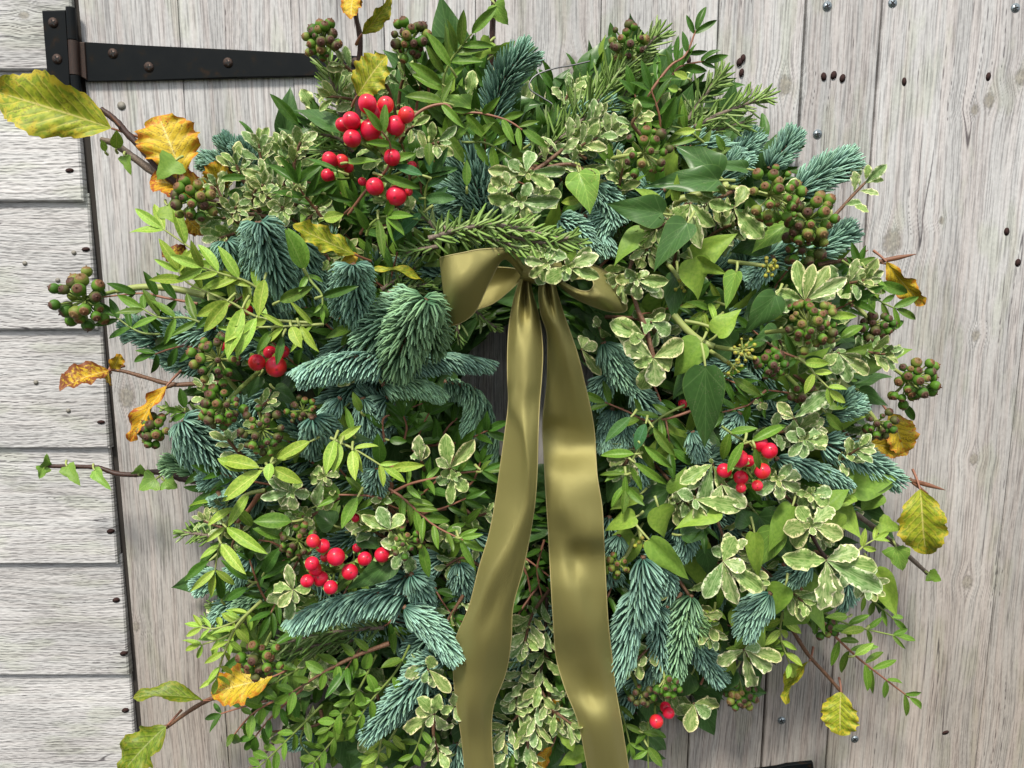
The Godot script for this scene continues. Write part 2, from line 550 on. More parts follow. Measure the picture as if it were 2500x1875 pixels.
# ---------- weathered timber: grain with ridges, furrows, knots and warmer streaks, computed over one stretch of boards
func timber(called: String, lo: Vector2, hi: Vector2, w: int, h: int, upright: bool, seams: Array, knots: Array, lift: float):
	var n_warp := noise(1.0, 11, 2)
	var n_rid := noise(1.0, 12)
	var n_fine := noise(1.0, 13)
	var n_tone := noise(1.0, 14, 2)
	var n_dirt := noise(1.0, 15, 3)
	var n_crack := noise(1.0, 16)
	var col := PackedByteArray()
	var hei := PackedByteArray()
	col.resize(w * h * 3)
	hei.resize(w * h)
	var at := 0
	for iy in h:
		var wy := lerpf(hi.y, lo.y, (iy + 0.5) / h)
		for ix in w:
			var wx := lerpf(lo.x, hi.x, (ix + 0.5) / w)
			var u := wx if upright else wy             # across the grain
			var v := wy if upright else wx             # along it
			var board := 0
			for s in seams:
				if u > s:
					board += 1
			var kd := 0.0
			var ku := u
			var ring := 0.0
			for k in knots:
				var dv: float = (v - k[1]) / (k[2] * 2.6)
				if absf(dv) < 3.0:
					var du: float = u - k[0]
					if absf(du) < k[2] * 8.0:
						var push: float = k[2] * exp(-dv * dv) * exp(-absf(du) / (k[2] * 4.5))
						ku -= signf(du) * push * 0.92
						var r: float = sqrt(du * du + pow((v - k[1]) * 0.72, 2)) / k[2]
						r += 0.22 * n_warp.get_noise_2d(du * 160.0 / (k[2] * 100.0), (v - k[1]) * 110.0 / (k[2] * 100.0) + k[0] * 90.0)
						if r < 1.25:
							kd = maxf(kd, 0.65 * smoothstep(1.35, 0.7, r))
							ring = r
			var off := board * 3.7
			var wob := 0.003 * n_warp.get_noise_2d(ku * 9.0 + off, v * (3.0 if upright else 5.0)) + (0.0 if upright else 0.0003 * n_warp.get_noise_2d(ku * 80.0, v * 60.0))
			var q := ku + wob
			var shade := 1.0 + 0.07 * sin(board * 2.4 + 0.6)
			var vk := 1.0 if upright else 2.6
			var a := n_rid.get_noise_2d(q * 640.0 + off * 90.0, v * 6.0 * vk)
			var b := n_fine.get_noise_2d(q * 980.0, v * 34.0 * vk + off)
			var tone := 0.75 * n_tone.get_noise_2d(q * 30.0 + off * 10.0, v * 2.2 * vk) + 0.75 * n_dirt.get_noise_2d(u * 9.0 + off, v * 5.0)
			var dirt := n_dirt.get_noise_2d(u * 330.0, v * 170.0)
			var crn := absf(n_crack.get_noise_2d(q * 62.0 + off * 5.0, v * 1.1 * vk))
			var crack := smoothstep(0.035, 0.008, crn) * smoothstep(0.05, 0.4, n_tone.get_noise_2d(q * 20.0 + 9.0, v * 5.0 + off))
			var furrow := smoothstep(0.1, 0.8, -(a * 0.75 + b * 0.5))
			var g := 0.5 + 0.24 * a + 0.2 * b + 0.34 * tone + 0.14 * dirt
			var cr := (0.505 + 0.23 * (g - 0.5)) * lift * shade
			var cg := (0.503 + 0.23 * (g - 0.5)) * lift * shade
			var cb := (0.504 + 0.23 * (g - 0.5)) * lift * shade
			var warm := clampf(0.35 + 1.3 * n_tone.get_noise_2d(q * 95.0 + 50.0, v * 3.0 + off), 0, 1) * (1.0 if upright else 0.35)
			cr += 0.015 * warm
			cb -= 0.018 * warm
			cg -= 0.010 * warm
			var low := clampf((0.12 - wy) * 0.95, 0.0, 0.36) if upright else clampf(-wy * 0.12, 0.0, 0.05)   # the foot of the door is browner and dirtier
			cr *= 1.0 - 0.8 * low
			cg *= 1.0 - 0.95 * low
			cb *= 1.0 - 1.12 * low
			var d := maxf(furrow * 0.27, crack * 0.75)
			var moss := smoothstep(0.15, 0.6, n_dirt.get_noise_2d(u * 30.0 + 70.0, v * 9.0)) * 0.25
			cr *= (1.0 - d) * (1.0 - 0.3 * moss)
			cg *= (1.0 - d * 1.02) * (1.0 - 0.2 * moss)
			cb *= (1.0 - d) * (1.0 - 0.45 * moss)
			var hh := 0.55 + 0.22 * a + 0.2 * b + 0.12 * dirt - 0.22 * furrow - 0.3 * crack
			if kd > 0.0:
				var rr := 0.5 + 0.35 * sin(ring * 15.0 + 3.0 * dirt) + 0.3 * dirt
				var kc := 0.17 + 0.13 * rr + 0.1 * dirt
				if ring > 0.85:
					kc *= 0.45
				cr = lerpf(cr, kc * 1.1, kd)
				cg = lerpf(cg, kc, kd)
				cb = lerpf(cb, kc * 0.8, kd)
				hh = lerpf(hh, 0.5 + 0.2 * rr - (0.3 if ring > 0.85 else 0.0), kd)
			col[at * 3] = int(255.0 * pow(clampf(cr, 0.004, 1), 0.4545))
			col[at * 3 + 1] = int(255.0 * pow(clampf(cg, 0.004, 1), 0.4545))
			col[at * 3 + 2] = int(255.0 * pow(clampf(cb, 0.004, 1), 0.4545))
			hei[at] = int(255.0 * clampf(hh, 0, 1))
			at += 1
	var m := plain(called, Color.WHITE, 0.86, 0.3)
	m.albedo_texture = ImageTexture.create_from_image(Image.create_from_data(w, h, false, Image.FORMAT_RGB8, col))
	m.heightmap_enabled = true
	m.heightmap_texture = ImageTexture.create_from_image(Image.create_from_data(w, h, false, Image.FORMAT_L8, hei))
	m.heightmap_scale = 0.06
	m.texture_repeat = true
	m.uv1_scale = Vector3(1.0 / (hi.x - lo.x), -1.0 / (hi.y - lo.y), 1)
	m.uv1_offset = Vector3(-lo.x / (hi.x - lo.x), hi.y / (hi.y - lo.y), 0)

# a board with chamfered front edges; its texture coordinates are its place on the door or wall
func board_mesh(x0: float, x1: float, y0: float, y1: float, z0: float, z1: float, ch: float, tilt := 0.0) -> ArrayMesh:
	var b := Bag.new()
	var f := func(x, y, z): return Vector3(x, y, z - tilt * (y - y0) / (y1 - y0))
	var A = f.call(x0 + ch, y0 + ch, z1)
	var B = f.call(x1 - ch, y0 + ch, z1)
	var C = f.call(x1 - ch, y1 - ch, z1)
	var D = f.call(x0 + ch, y1 - ch, z1)
	var a = f.call(x0, y0, z1 - ch)
	var bb = f.call(x1, y0, z1 - ch)
	var c = f.call(x1, y1, z1 - ch)
	var d = f.call(x0, y1, z1 - ch)
	var e = Vector3(x0, y0, z0)
	var g = Vector3(x1, y0, z0)
	var h = Vector3(x1, y1, z0)
	var i = Vector3(x0, y1, z0)
	b.flat_quad(A, B, C, D)
	b.flat_quad(a, bb, B, A)
	b.flat_quad(bb, c, C, B)
	b.flat_quad(c, d, D, C)
	b.flat_quad(d, a, A, D)
	b.flat_quad(e, g, bb, a)
	b.flat_quad(g, h, c, bb)
	b.flat_quad(h, i, d, c)
	b.flat_quad(i, e, a, d)
	b.flat_quad(g, e, i, h)
	return b.mesh()

func disc_mesh(r: float, dome: float, depth: float) -> ArrayMesh:        # a nail or screw head facing +z
	var b := Bag.new()
	var prev := -1
	for i in 5:
		var k: float = [0.0, 0.55, 0.88, 1.0, 1.0][i]
		var z: float = [dome, dome * 0.85, dome * 0.45, 0.0, -depth][i]
		var first := b.v.size()
		for j in 14:
			var a := TAU * j / 14
			b.put(Vector3(cos(a) * r * k, sin(a) * r * k, z), Vector3(cos(a) * k, sin(a) * k, 1.3 - k if i < 4 else 0.0).normalized())
		if i:
			for j in 14:
				var j2 := (j + 1) % 14
				b.quad(prev + j2, prev + j, first + j, first + j2)
		prev = first
	return b.mesh()

func screw_mesh(r: float, mat: String) -> ArrayMesh:       # a domed head with a cross slot
	var m := disc_mesh(r, r * 0.08, r * 0.5)
	m.surface_set_material(0, M[mat])
	var b := Bag.new()
	for k in 2:
		var l := r * 0.58
		var w := r * 0.14
		var t := Basis(Vector3.BACK, PI / 2 * k)
		var z := r * 0.1 + 0.00003 * k
		b.flat_quad(t * Vector3(-l, -w, z), t * Vector3(l, -w, z), t * Vector3(l, w, z), t * Vector3(-l, w, z))
	var arr := b.mesh().surface_get_arrays(0)
	m.add_surface_from_arrays(Mesh.PRIMITIVE_TRIANGLES, arr)
	m.surface_set_material(1, M["recess"])
	return m

func fixing(parent: Node3D, called: String, mesh: Mesh, mat: Material, at: Vector3, turn := 0.0, squash := 1.0) -> MeshInstance3D:
	return add(parent, called, mesh, mat, Transform3D(Basis(Vector3.BACK, turn) * Basis.from_scale(Vector3(1, squash, 1)), at))

func prism(p: PackedVector3Array, z0: float, z1: float, ch := 0.0006) -> ArrayMesh:   # a plate cut to an outline that runs counter-clockwise
	var b := Bag.new()
	var n := p.size()
	var mid := Vector3.ZERO
	for q in p:
		mid += q / n
	var top := PackedVector3Array()
	var rim := PackedVector3Array()
	var low := PackedVector3Array()
	for q in p:
		var inward := (mid - q).normalized() * ch * 1.4
		top.append(Vector3(q.x + inward.x, q.y + inward.y, z1))
		rim.append(Vector3(q.x, q.y, z1 - ch))
		low.append(Vector3(q.x, q.y, z0))
	var c := b.put(Vector3(mid.x, mid.y, z1), Vector3.BACK)
	for i in n:
		var j := (i + 1) % n
		var a := b.put(top[i], Vector3.BACK)
		var d := b.put(top[j], Vector3.BACK)
		b.tri(c, d, a)
		b.flat_quad(rim[i], rim[j], top[j], top[i])
		b.flat_quad(low[i], low[j], rim[j], rim[i])
	return b.mesh()

# ---------- the shed wall, the door and its fittings
const SHOWN := 2500.0 / 2212.0

func build_wall_and_door():
	V(0, 0, SHOWN)
	var seam_px := [383, 627, 828, 1027, 1299, 1553, 1743, 1908]
	var seams := []
	for s in seam_px:
		seams.append(P(s, 0).x)
	seams.append(P(2290, 0).x)
	seams.append(P(2480, 0).x)
	var left := P(169, 0).x
	V(1400, 0, 0.4973)
	var knots := []
	for k in [[1040, 420, 30], [865, 448, 15], [2040, 495, 24], [1968, 540, 17], [1565, 1190, 42], [1805, 1083, 12], [2195, 380, 26]]:
		var p := P(k[0], k[1])
		knots.append([p.x, p.y, len_of(k[2], 0)])
	V(1400, 600, 0.4521)
	for k in [[2170, 485, 22], [2160, 1150, 22]]:
		var p := P(k[0], k[1])
		knots.append([p.x, p.y, len_of(k[2], 0)])
	V(0, 560, 0.3857)
	knots.append([P(800, 1060).x, P(800, 1060).y, len_of(48, 0)])
	V(700, 0, 0.3857)
	knots.append([P(1800, 425).x, P(1800, 425).y, len_of(40, 0)])
	V(1100, 1200, 0.5877)
	knots.append([P(2145, 375).x, P(2145, 375).y, len_of(22, 0)])
	V(200, 1200, 0.4521)
	knots.append([P(292, 728).x, P(292, 728).y, len_of(20, 0)])
	timber("door_timber", Vector2(-0.40, -0.37), Vector2(0.42, 0.30), 1560, 1200, true, seams, knots, 1.0)
	# weatherboards
	V(0, 0, SHOWN)
	var laps_px := [152, 435, 712, 968, 1217, 1457, 1690]
	var laps := []
	for s in laps_px:
		laps.append(P(100, s).y)
	laps.reverse()                           # lowest first
	var wk := []
	V(0, 0, 0.3857)
	for k in [[150, 97, 22]]:
		wk.append([P(k[0], k[1]).y, P(k[0], k[1]).x, len_of(k[2], 0)])
	timber("wall_timber", Vector2(-0.46, -0.37), Vector2(-0.23, 0.30), 440, 1200, false, laps, wk, 1.06)

	var wall := thing("weatherboard_wall", "grey weathered shed wall of overlapping horizontal boards left of the door", "wall")
	var edges: Array = [-0.44] + laps + [laps[6] + 0.085, laps[6] + 0.17]
	var ends := [7.0, 4.0, 3.0, 4.5, 2.5, 4.0, 6.0, 3.0, 4.0]
	var boards := []
	for i in edges.size() - 1:
		var x1: float = left - 0.0034 - 0.0008 * ends[i]
		var y0: float = edges[i]
		var y1: float = edges[i + 1] + 0.006
		var m := board_mesh(-0.75, x1, y0, y1, -0.018, 0.0015 + rf(-0.0004, 0.0004), 0.0012, 0.0045)
		boards.append(add(wall, "board", m, M["wall_timber"]))
	V(0, 0, 0.3857)
	var nail := disc_mesh(0.0017, 0.0003, 0.002)
	var hole := disc_mesh(0.0029, 0.0001, 0.002)
	var on_board := func(p: Vector3) -> Node3D:
		for i in edges.size() - 1:
			if p.y >= edges[i] and p.y < edges[i + 1]:
				return boards[i]
		return boards[0]
	for q in [[145, 215, 560], [357, 322, 560], [455, 147, 560], [215, 972, 560], [425, 1150, 560]]:
		V(0, q[2], 0.3857)
		var p := P(q[0], q[1], 2.0)
		fixing(on_board.call(p), "nail_head", nail, M["old_nail"], Vector3(p.x, p.y, board_face(p, edges) + 0.0002))
	V(0, 0, 0.3857)
	for q in [[435, 1078, 1.6], [530, 1578, 1.5]]:
		var p := P(q[0], q[1], 2.0)
		fixing(on_board.call(p), "nail_hole", hole, M["rust_hole"], Vector3(p.x, p.y, board_face(p, edges) + 0.0002), 0.1, 0.55)
	V(0, 560, 0.3857)
	var pw := P(635, 1222, 2.0)
	fixing(on_board.call(pw), "nail_hole", hole, M["rust_hole"], Vector3(pw.x, pw.y, board_face(pw, edges) + 0.0002), 0.0, 0.5)
	V(200, 1200, 0.4521)
	for q in [[150, 218], [175, 595], [222, 878], [225, 1193]]:
		var p := P(q[0], q[1], 2.0)
		fixing(on_board.call(p), "nail_hole", hole, M["rust_hole"], Vector3(p.x, p.y, board_face(p, edges) + 0.0002), 0.2, 0.7)
	add(wall, "frame_post", board_mesh(left - 0.012, left - 0.0008, -0.6, 0.5, -0.06, -0.0055, 0.001), M["dark_timber"])

	var door := thing("plank_door", "weathered grey shed door of vertical planks behind the wreath", "door")
	var xs: Array = [left] + seams + [seams[9] + 0.075]
	var planks := []
	for i in xs.size() - 1:
		var gap := 0.0002 if i < 5 else (0.0004 if not i in [6, 7] else 0.0009)
		var m := board_mesh(xs[i] + (0.0 if i == 0 else gap), xs[i + 1] - gap, -0.6, 0.46, -0.02, [0.0, -0.0004, 0.0003, 0.0, -0.0003, 0.0006, -0.0004, 0.0, 0.0004, 0.0, 0.0][i], 0.0003 if i < 6 else 0.0008)
		planks.append(add(door, "plank", m, M["door_timber"]))
	add(door, "ledge", board_mesh(left + 0.004, xs[xs.size() - 1] - 0.004, -0.59, 0.45, -0.04, -0.0205, 0.001), M["dark_timber"])
	var on_plank := func(p: Vector3) -> Node3D:
		for i in xs.size() - 1:
			if p.x < xs[i + 1]:
				return planks[i]
		return planks[0]
	V(1400, 0, 0.4973)
	var zinc := screw_mesh(len_of(21, 0), "zinc")
	for q in [[1245, 30, 0.4], [1565, 16, 0.9], [2168, 40, 0.2], [1197, 658, 0.1]]:
		var p := P(q[0], q[1])
		fixing(on_plank.call(p), "screw", zinc, null, Vector3(p.x, p.y, 0.0006), q[2])
	for q in [[832, 288], [815, 306], [825, 358], [1228, 377], [1277, 370], [1320, 385], [1622, 402], [2035, 377], [2125, 1137], [2180, 1290], [565, 295], [462, 395]]:
		var p := P(q[0], q[1])
		fixing(on_plank.call(p), "nail_hole", hole, M["rust_hole"], Vector3(p.x, p.y, 0.0006), rf(-0.2, 0.2) + 1.57, rf(0.55, 0.75))
	V(1100, 1200, 0.5877)
	for q in [[1375, 950, 0.3], [1678, 1027, 0.8]]:
		var p := P(q[0], q[1])
		fixing(on_plank.call(p), "screw", zinc, null, Vector3(p.x, p.y, 0.0006), q[2])
	var p2 := P(2055, 1000)
	fixing(on_plank.call(p2), "nail_hole", hole, M["rust_hole"], Vector3(p2.x, p2.y, 0.0006), 0.4, 0.6)
	V(700, 0, 0.3857)
	p2 = P(1605, 378)
	fixing(on_plank.call(p2), "nail_hole", hole, M["rust_hole"], Vector3(p2.x, p2.y, 0.0006), 1.4, 0.5)
	V(0, 0, 0.3857)
	p2 = P(770, 670)
	fixing(on_plank.call(p2), "nail_head", disc_mesh(len_of(25, 0), 0.0002, 0.001), M["old_nail"], Vector3(p2.x, p2.y, 0.0005))

func board_face(p: Vector3, edges: Array) -> float:
	for i in edges.size() - 1:
		if p.y >= edges[i] and p.y < edges[i + 1]:
			return 0.0021 - 0.0045 * (p.y - edges[i]) / (edges[i + 1] + 0.006 - edges[i])
	return 0.003

func outline(a: Array, h: float) -> PackedVector3Array:
	var o := PackedVector3Array()
	for i in a.size() / 2:
		o.append(P(a[2 * i], a[2 * i + 1], h))
	o.reverse()                              # written clockwise as seen
	return o

func build_hinges():
	V(0, 0, 0.3857)
	var hinge := thing("strap_hinge", "long black iron strap hinge at the top left of the door, dotted with rusty screws", "hinge")
	var strap := add(hinge, "strap", prism(outline([512, 262, 900, 284, 1500, 312, 2335, 355, 2352, 395, 2330, 468, 1500, 490, 900, 506, 530, 510], 5), 0.0008, 0.0042), M["black_iron"])
	var plate := add(hinge, "plate", prism(outline([268, 68, 416, 64, 440, 330, 446, 600, 312, 600], 7), 0.0045, 0.0078), M["black_iron"])
	var kn := Bag.new()
	for k in [[448, 50, 460, 252, "knuckle", "black_iron"], [462, 258, 474, 474, "knuckle", "rusty_iron"], [476, 480, 490, 612, "knuckle", "black_iron"]]:
		var b := Bag.new()
		tube(b, PackedVector3Array([P(k[0], k[1], 7), P((k[0] + k[2]) * 0.5, (k[1] + k[3]) * 0.5, 7), P(k[2], k[3], 7)]), 0.0032, 0.0032, 16)
		add(hinge, k[4], b.mesh(), M[k[5]])
	add(hinge, "strap_leaf", prism(outline([470, 262, 530, 262, 545, 505, 482, 474], 6), 0.0030, 0.0054), M["rusty_iron"])
	var sc := screw_mesh(len_of(29, 5), "screw_brown")
	for q in [[335, 143, 8.2, 0.5], [360, 373, 8.2, 0.5]]:
		fixing(plate, "screw", sc, null, P(q[0], q[1], q[2]), q[3])
	for q in [[713, 338, 4.6, 0.3], [941, 424, 4.6, 0.1], [1442, 396, 4.6, 0.25], [2250, 395, 4.6, 0.7]]:
		fixing(strap, "screw", sc, null, P(q[0], q[1], q[2]), q[3])
	V(1100, 1200, 0.5877)
	var low := thing("strap_hinge", "blunt end of a second black strap hinge at the bottom edge of the door", "hinge")
	add(low, "strap", prism(outline([1000, 1200, 1360, 1151, 1400, 1141, 1508, 1130, 1512, 1165, 1400, 1240, 1000, 1260], 5), 0.0008, 0.0042), M["black_iron"])

# ---------- sprigs: each one a part of the wreath (its stem), with its leaves, berries or needles as pieces
func stem_part(called: String, c: PackedVector3Array, r0: float, r1: float, mat: String, label := "", extra: Bag = null) -> MeshInstance3D:
	var o := c[0]
	var b := extra if extra else Bag.new()
	tube(b, c, r0, r1, 6, Color.WHITE, 0.25 if mat.ends_with("twig") else 0.08)
	for i in b.v.size():
		b.v[i] -= o
	var m := add(wreath, called, b.mesh(), M[mat], Transform3D(Basis(), o - wreath.position))
	if label:
		m.set_meta("label", label)
	return m

func origin(part: Node3D) -> Vector3:
	return part.position + wreath.position

func put_leaf(part: Node3D, called: String, kind: String, mat: Material, xf: Transform3D):
	xf.origin -= origin(part)
	if part.has_meta("joined"):              # deep in the wreath: the leaves of one sprig joined
		var st: SurfaceTool = part.get_meta("joined")
		st.append_from(pick(LEAF[kind]), 0, xf)
		part.set_meta("joined_mat", mat)
	else:
		add(part, called, pick(LEAF[kind]), mat, xf)

func begin(part: Node3D, o: Dictionary):
	if o.get("deep", false):
		var st := SurfaceTool.new()
		st.begin(Mesh.PRIMITIVE_TRIANGLES)
		part.set_meta("joined", st)

func finish(part: Node3D):
	if part.has_meta("joined"):
		var st: SurfaceTool = part.get_meta("joined")
		part.remove_meta("joined")
		if part.has_meta("joined_mat"):
			var l := add(part, "leaves", st.commit(), part.get_meta("joined_mat"))
			l.set_meta("kind", "stuff")
			part.remove_meta("joined_mat")

# mastic: slim leaflets in pairs
func pinnate(a: Array, h0: float, h1: float, n: int, l: float, tone: int, o := {}):
	var c := spline(line(a, h0, h1), 6)
	var stem: String = o.get("stem", ["pale_stem", "green_stem", "red_stem", "green_stem"][tone])
	var part := stem_part("mastic_sprig", c, o.get("r", 0.0009), 0.0005, stem, o.get("label", ""))
	begin(part, o)
	var ll := len_of(l * 1.12, (h0 + h1) * 0.5)
	var wide: float = o.get("wide", 0.3)
	var t0: float = o.get("from", 0.2)
	var lean: float = o.get("lean", 0.95)
	var mats: Array = M["leaflet%d" % tone]
	for k in n:
		var t := lerpf(t0, 0.95, float(k) / maxf(1, n - 1)) + rf(-0.02, 0.02)
		var q := along(c, t)
		var nn: Vector3 = to_eye(q[0])
		var tilt := Basis(q[1], rf(-0.75, 0.75))
		for s in [-1.0, 1.0]:
			if rng.randf() < 0.08:
				continue
			var side: Vector3 = tilt * (q[1].cross(nn).normalized() * s)
			var ang := lean * lerpf(1.08, 0.72, t) + rf(-0.22, 0.22)
			var d: Vector3 = q[1] * cos(ang) + side * sin(ang) + nn * rf(-0.1, 0.22)
			var k2 := ll * rf(0.78, 1.12) * lerpf(1.0, 0.78, t)
			put_leaf(part, "leaflet", "leaflet", pick(mats), leaf_xf(q[0], d, nn + side * rf(-0.3, 0.3) + Vector3(0, 0.25, 0), k2, k2 * wide * rf(0.85, 1.15), rf(-0.5, 0.5)))
	var e := along(c, 1.0)
	put_leaf(part, "leaflet", "leaflet", pick(mats), leaf_xf(e[0], e[1], to_eye(e[0]) + Vector3(0, 0.2, 0), ll * 0.85, ll * wide * 0.9, rf(-0.4, 0.4)))
	finish(part)

# pittosporum: wavy cream-edged leaves spiralling round a thin twig, crowded at its end
func pitto(a: Array, h0: float, h1: float, n: int, l: float, o := {}):
	var c := spline(line(a, h0, h1), 6)
	var part := stem_part("pittosporum_sprig", c, 0.0012, 0.0007, o.get("stem", "brown_twig"), o.get("label", ""))
	begin(part, o)
	var ll := len_of(l, (h0 + h1) * 0.5)
	var az := rf(0, TAU)
	for k in n:
		var f := float(k) / maxf(1, n - 1)
		var t := lerpf(o.get("from", 0.25), 1.0, pow(f, 0.6))
		var q := along(c, t)
		az += 2.4 + rf(-0.3, 0.3)
		var T: Vector3 = q[1]
		var E := to_eye(q[0])
		var u := T.cross(E).normalized()
		if u.length() < 0.5:
			u = Vector3.RIGHT
		var w := T.cross(u)
		var rad := u * cos(az) + w * sin(az)
		var ang := lerpf(1.25, 0.6, pow(t, 2.0)) + rf(-0.2, 0.2)
		var d := T * cos(ang) + rad * sin(ang)
		d += E * maxf(0.0, 0.1 - d.dot(E)) * 0.9           # leaves pressed from behind turn outwards
		var k2 := ll * rf(0.75, 1.12) * (0.75 if f > 0.86 else 1.0)
		put_leaf(part, "leaf", "pittosporum", pick(M["pittosporum"]), leaf_xf(q[0] + rad * 0.001, d, T * 0.55 + E * 0.75, k2, k2 * rf(0.4, 0.54), rf(-0.3, 0.3)))
	finish(part)

# a rosette that looks out of the wreath: named leaves to given tips
func rosette(x: float, y: float, h: float, tips: Array, wide: float, o := {}):
	var root: Vector3 = P(x + o.get("dx", 20.0), y + o.get("dy", 60.0), h - 30)
	var top := P(x, y, h)
	var c := spline(PackedVector3Array([root, root.lerp(top, 0.6), top]), 4)
	var part := stem_part("pittosporum_sprig", c, 0.0013, 0.0008, "brown_twig", o.get("label", ""))
	for i in tips.size() / 2:
		var tip := P(tips[2 * i], tips[2 * i + 1], h + rf(-8, 6) + o.get("lift", 0.0))
		var d := tip - top
		var l := d.length()
		put_leaf(part, "leaf", "pittosporum", pick(M["pittosporum"]), leaf_xf(top, d, to_eye(top) + d.normalized() * -0.3, l, minf(l * 0.66, len_of(wide, h) * 0.92) * rf(0.85, 1.1), rf(-0.35, 0.35)))
	if o.get("bud", true):
		for k in 4:
			var az := TAU * k / 4 + rf(0, 1)
			var d := to_eye(top) * 0.9 + aim * Vector3(cos(az), sin(az), 0) * 0.7
			var l := len_of(wide * 0.75, h)
			put_leaf(part, "leaf", "pittosporum", pick(M["pittosporum"]), leaf_xf(top, d, to_eye(top) - d * 0.2, l, l * 0.5, rf(-0.4, 0.4)))

# one leaf on a short stalk of its own
func leaf(called: String, kind: String, mat: String, x0: float, y0: float, h0: float, x1: float, y1: float, h1: float, wide: float, roll := 0.0, o := {}):
	var a := P(x0, y0, h0)
	var b := P(x1, y1, h1)
	var d := b - a
	var stalk_dir: Vector3 = -d.normalized() * 0.8 + Vector3(0, 0, -0.5)
	if o.has("sx"):
		stalk_dir = P(o.sx, o.sy, o.get("sh", h0 - 6)) - a
	else:
		stalk_dir *= d.length() * 0.3
	var c := spline(PackedVector3Array([a, a + stalk_dir * 0.5 + Vector3(0, 0, 0.001), a + stalk_dir]), 3)
	var part := stem_part(called, c, 0.0006, 0.0009, o.get("stem", "pale_stem"), o.get("label", ""))
	var xf := leaf_xf(a, d, to_eye(a) + Vector3(0, 0.2, 0), d.length(), len_of(wide, (h0 + h1) * 0.5), roll)
	xf.origin -= a
	var shapes: Array = LEAF[kind]
	var blade := add(part, "blade", shapes[o.variant] if o.has("variant") else pick(shapes), pick(M[mat]), xf)

func ivy(mat: String, x0, y0, h0, x1, y1, h1, wide, roll := 0.0, o := {}):
	leaf("ivy_leaf", "ivy", mat, x0, y0, h0, x1, y1, h1, wide, roll, o)

func young(mat: String, x0, y0, h0, x1, y1, h1, wide, roll := 0.0, o := {}):
	leaf("ivy_leaf", "young_ivy", mat, x0, y0, h0, x1, y1, h1, wide, roll, o)

func beech(mat: String, x0, y0, h0, x1, y1, h1, wide, roll := 0.0, o := {}):
	if not o.has("stem"):
		o.stem = "red_stem"
	leaf("beech_leaf", "beech", mat, x0, y0, h0, x1, y1, h1, wide, roll, o)

func single(tone: int, x0, y0, h0, x1, y1, h1, wide, roll := 0.0, o := {}):
	leaf("mastic_leaf", "leaflet", "leaflet%d" % tone, x0, y0, h0, x1, y1, h1, wide, roll, o)

func twig(called: String, a: Array, h0: float, h1: float, r0: float, r1: float, mat: String, label := "") -> MeshInstance3D:
	return stem_part(called, spline(line(a, h0, h1), 6), r0, r1, mat, label)

# beech buds: slim pointed spindles at the end of a twig
func buds(part: Node3D, list: Array, h: float):
	for i in list.size() / 4:
		var a := P(list[4 * i], list[4 * i + 1], h)
		var d := P(list[4 * i + 2], list[4 * i + 3], h + 2) - a
		var b := Bag.new()
		var prev := -1
		var l := d.length()
		var up := Vector3(0, 0, 1)
		var u := d.normalized().cross(up).normalized()
		var w := d.normalized().cross(u)
		for k in 7:
			var t := k / 6.0
			var r := l * 0.062 * pow(sin(PI * (0.12 + 0.88 * pow(t, 0.8))), 0.8) * (1.0 + 0.08 * (k % 2)) + 0.0001
			var first := b.v.size()
			for j in 8:
				var q := u * cos(TAU * j / 8) + w * sin(TAU * j / 8)
				b.put(a + d * t + q * r - origin(part), q)
			if k:
				for j in 8:
					b.quad(prev + j, prev + (j + 1) % 8, first + (j + 1) % 8, first + j)
			prev = first
		add(part, "bud", b.mesh(), M["bud"])

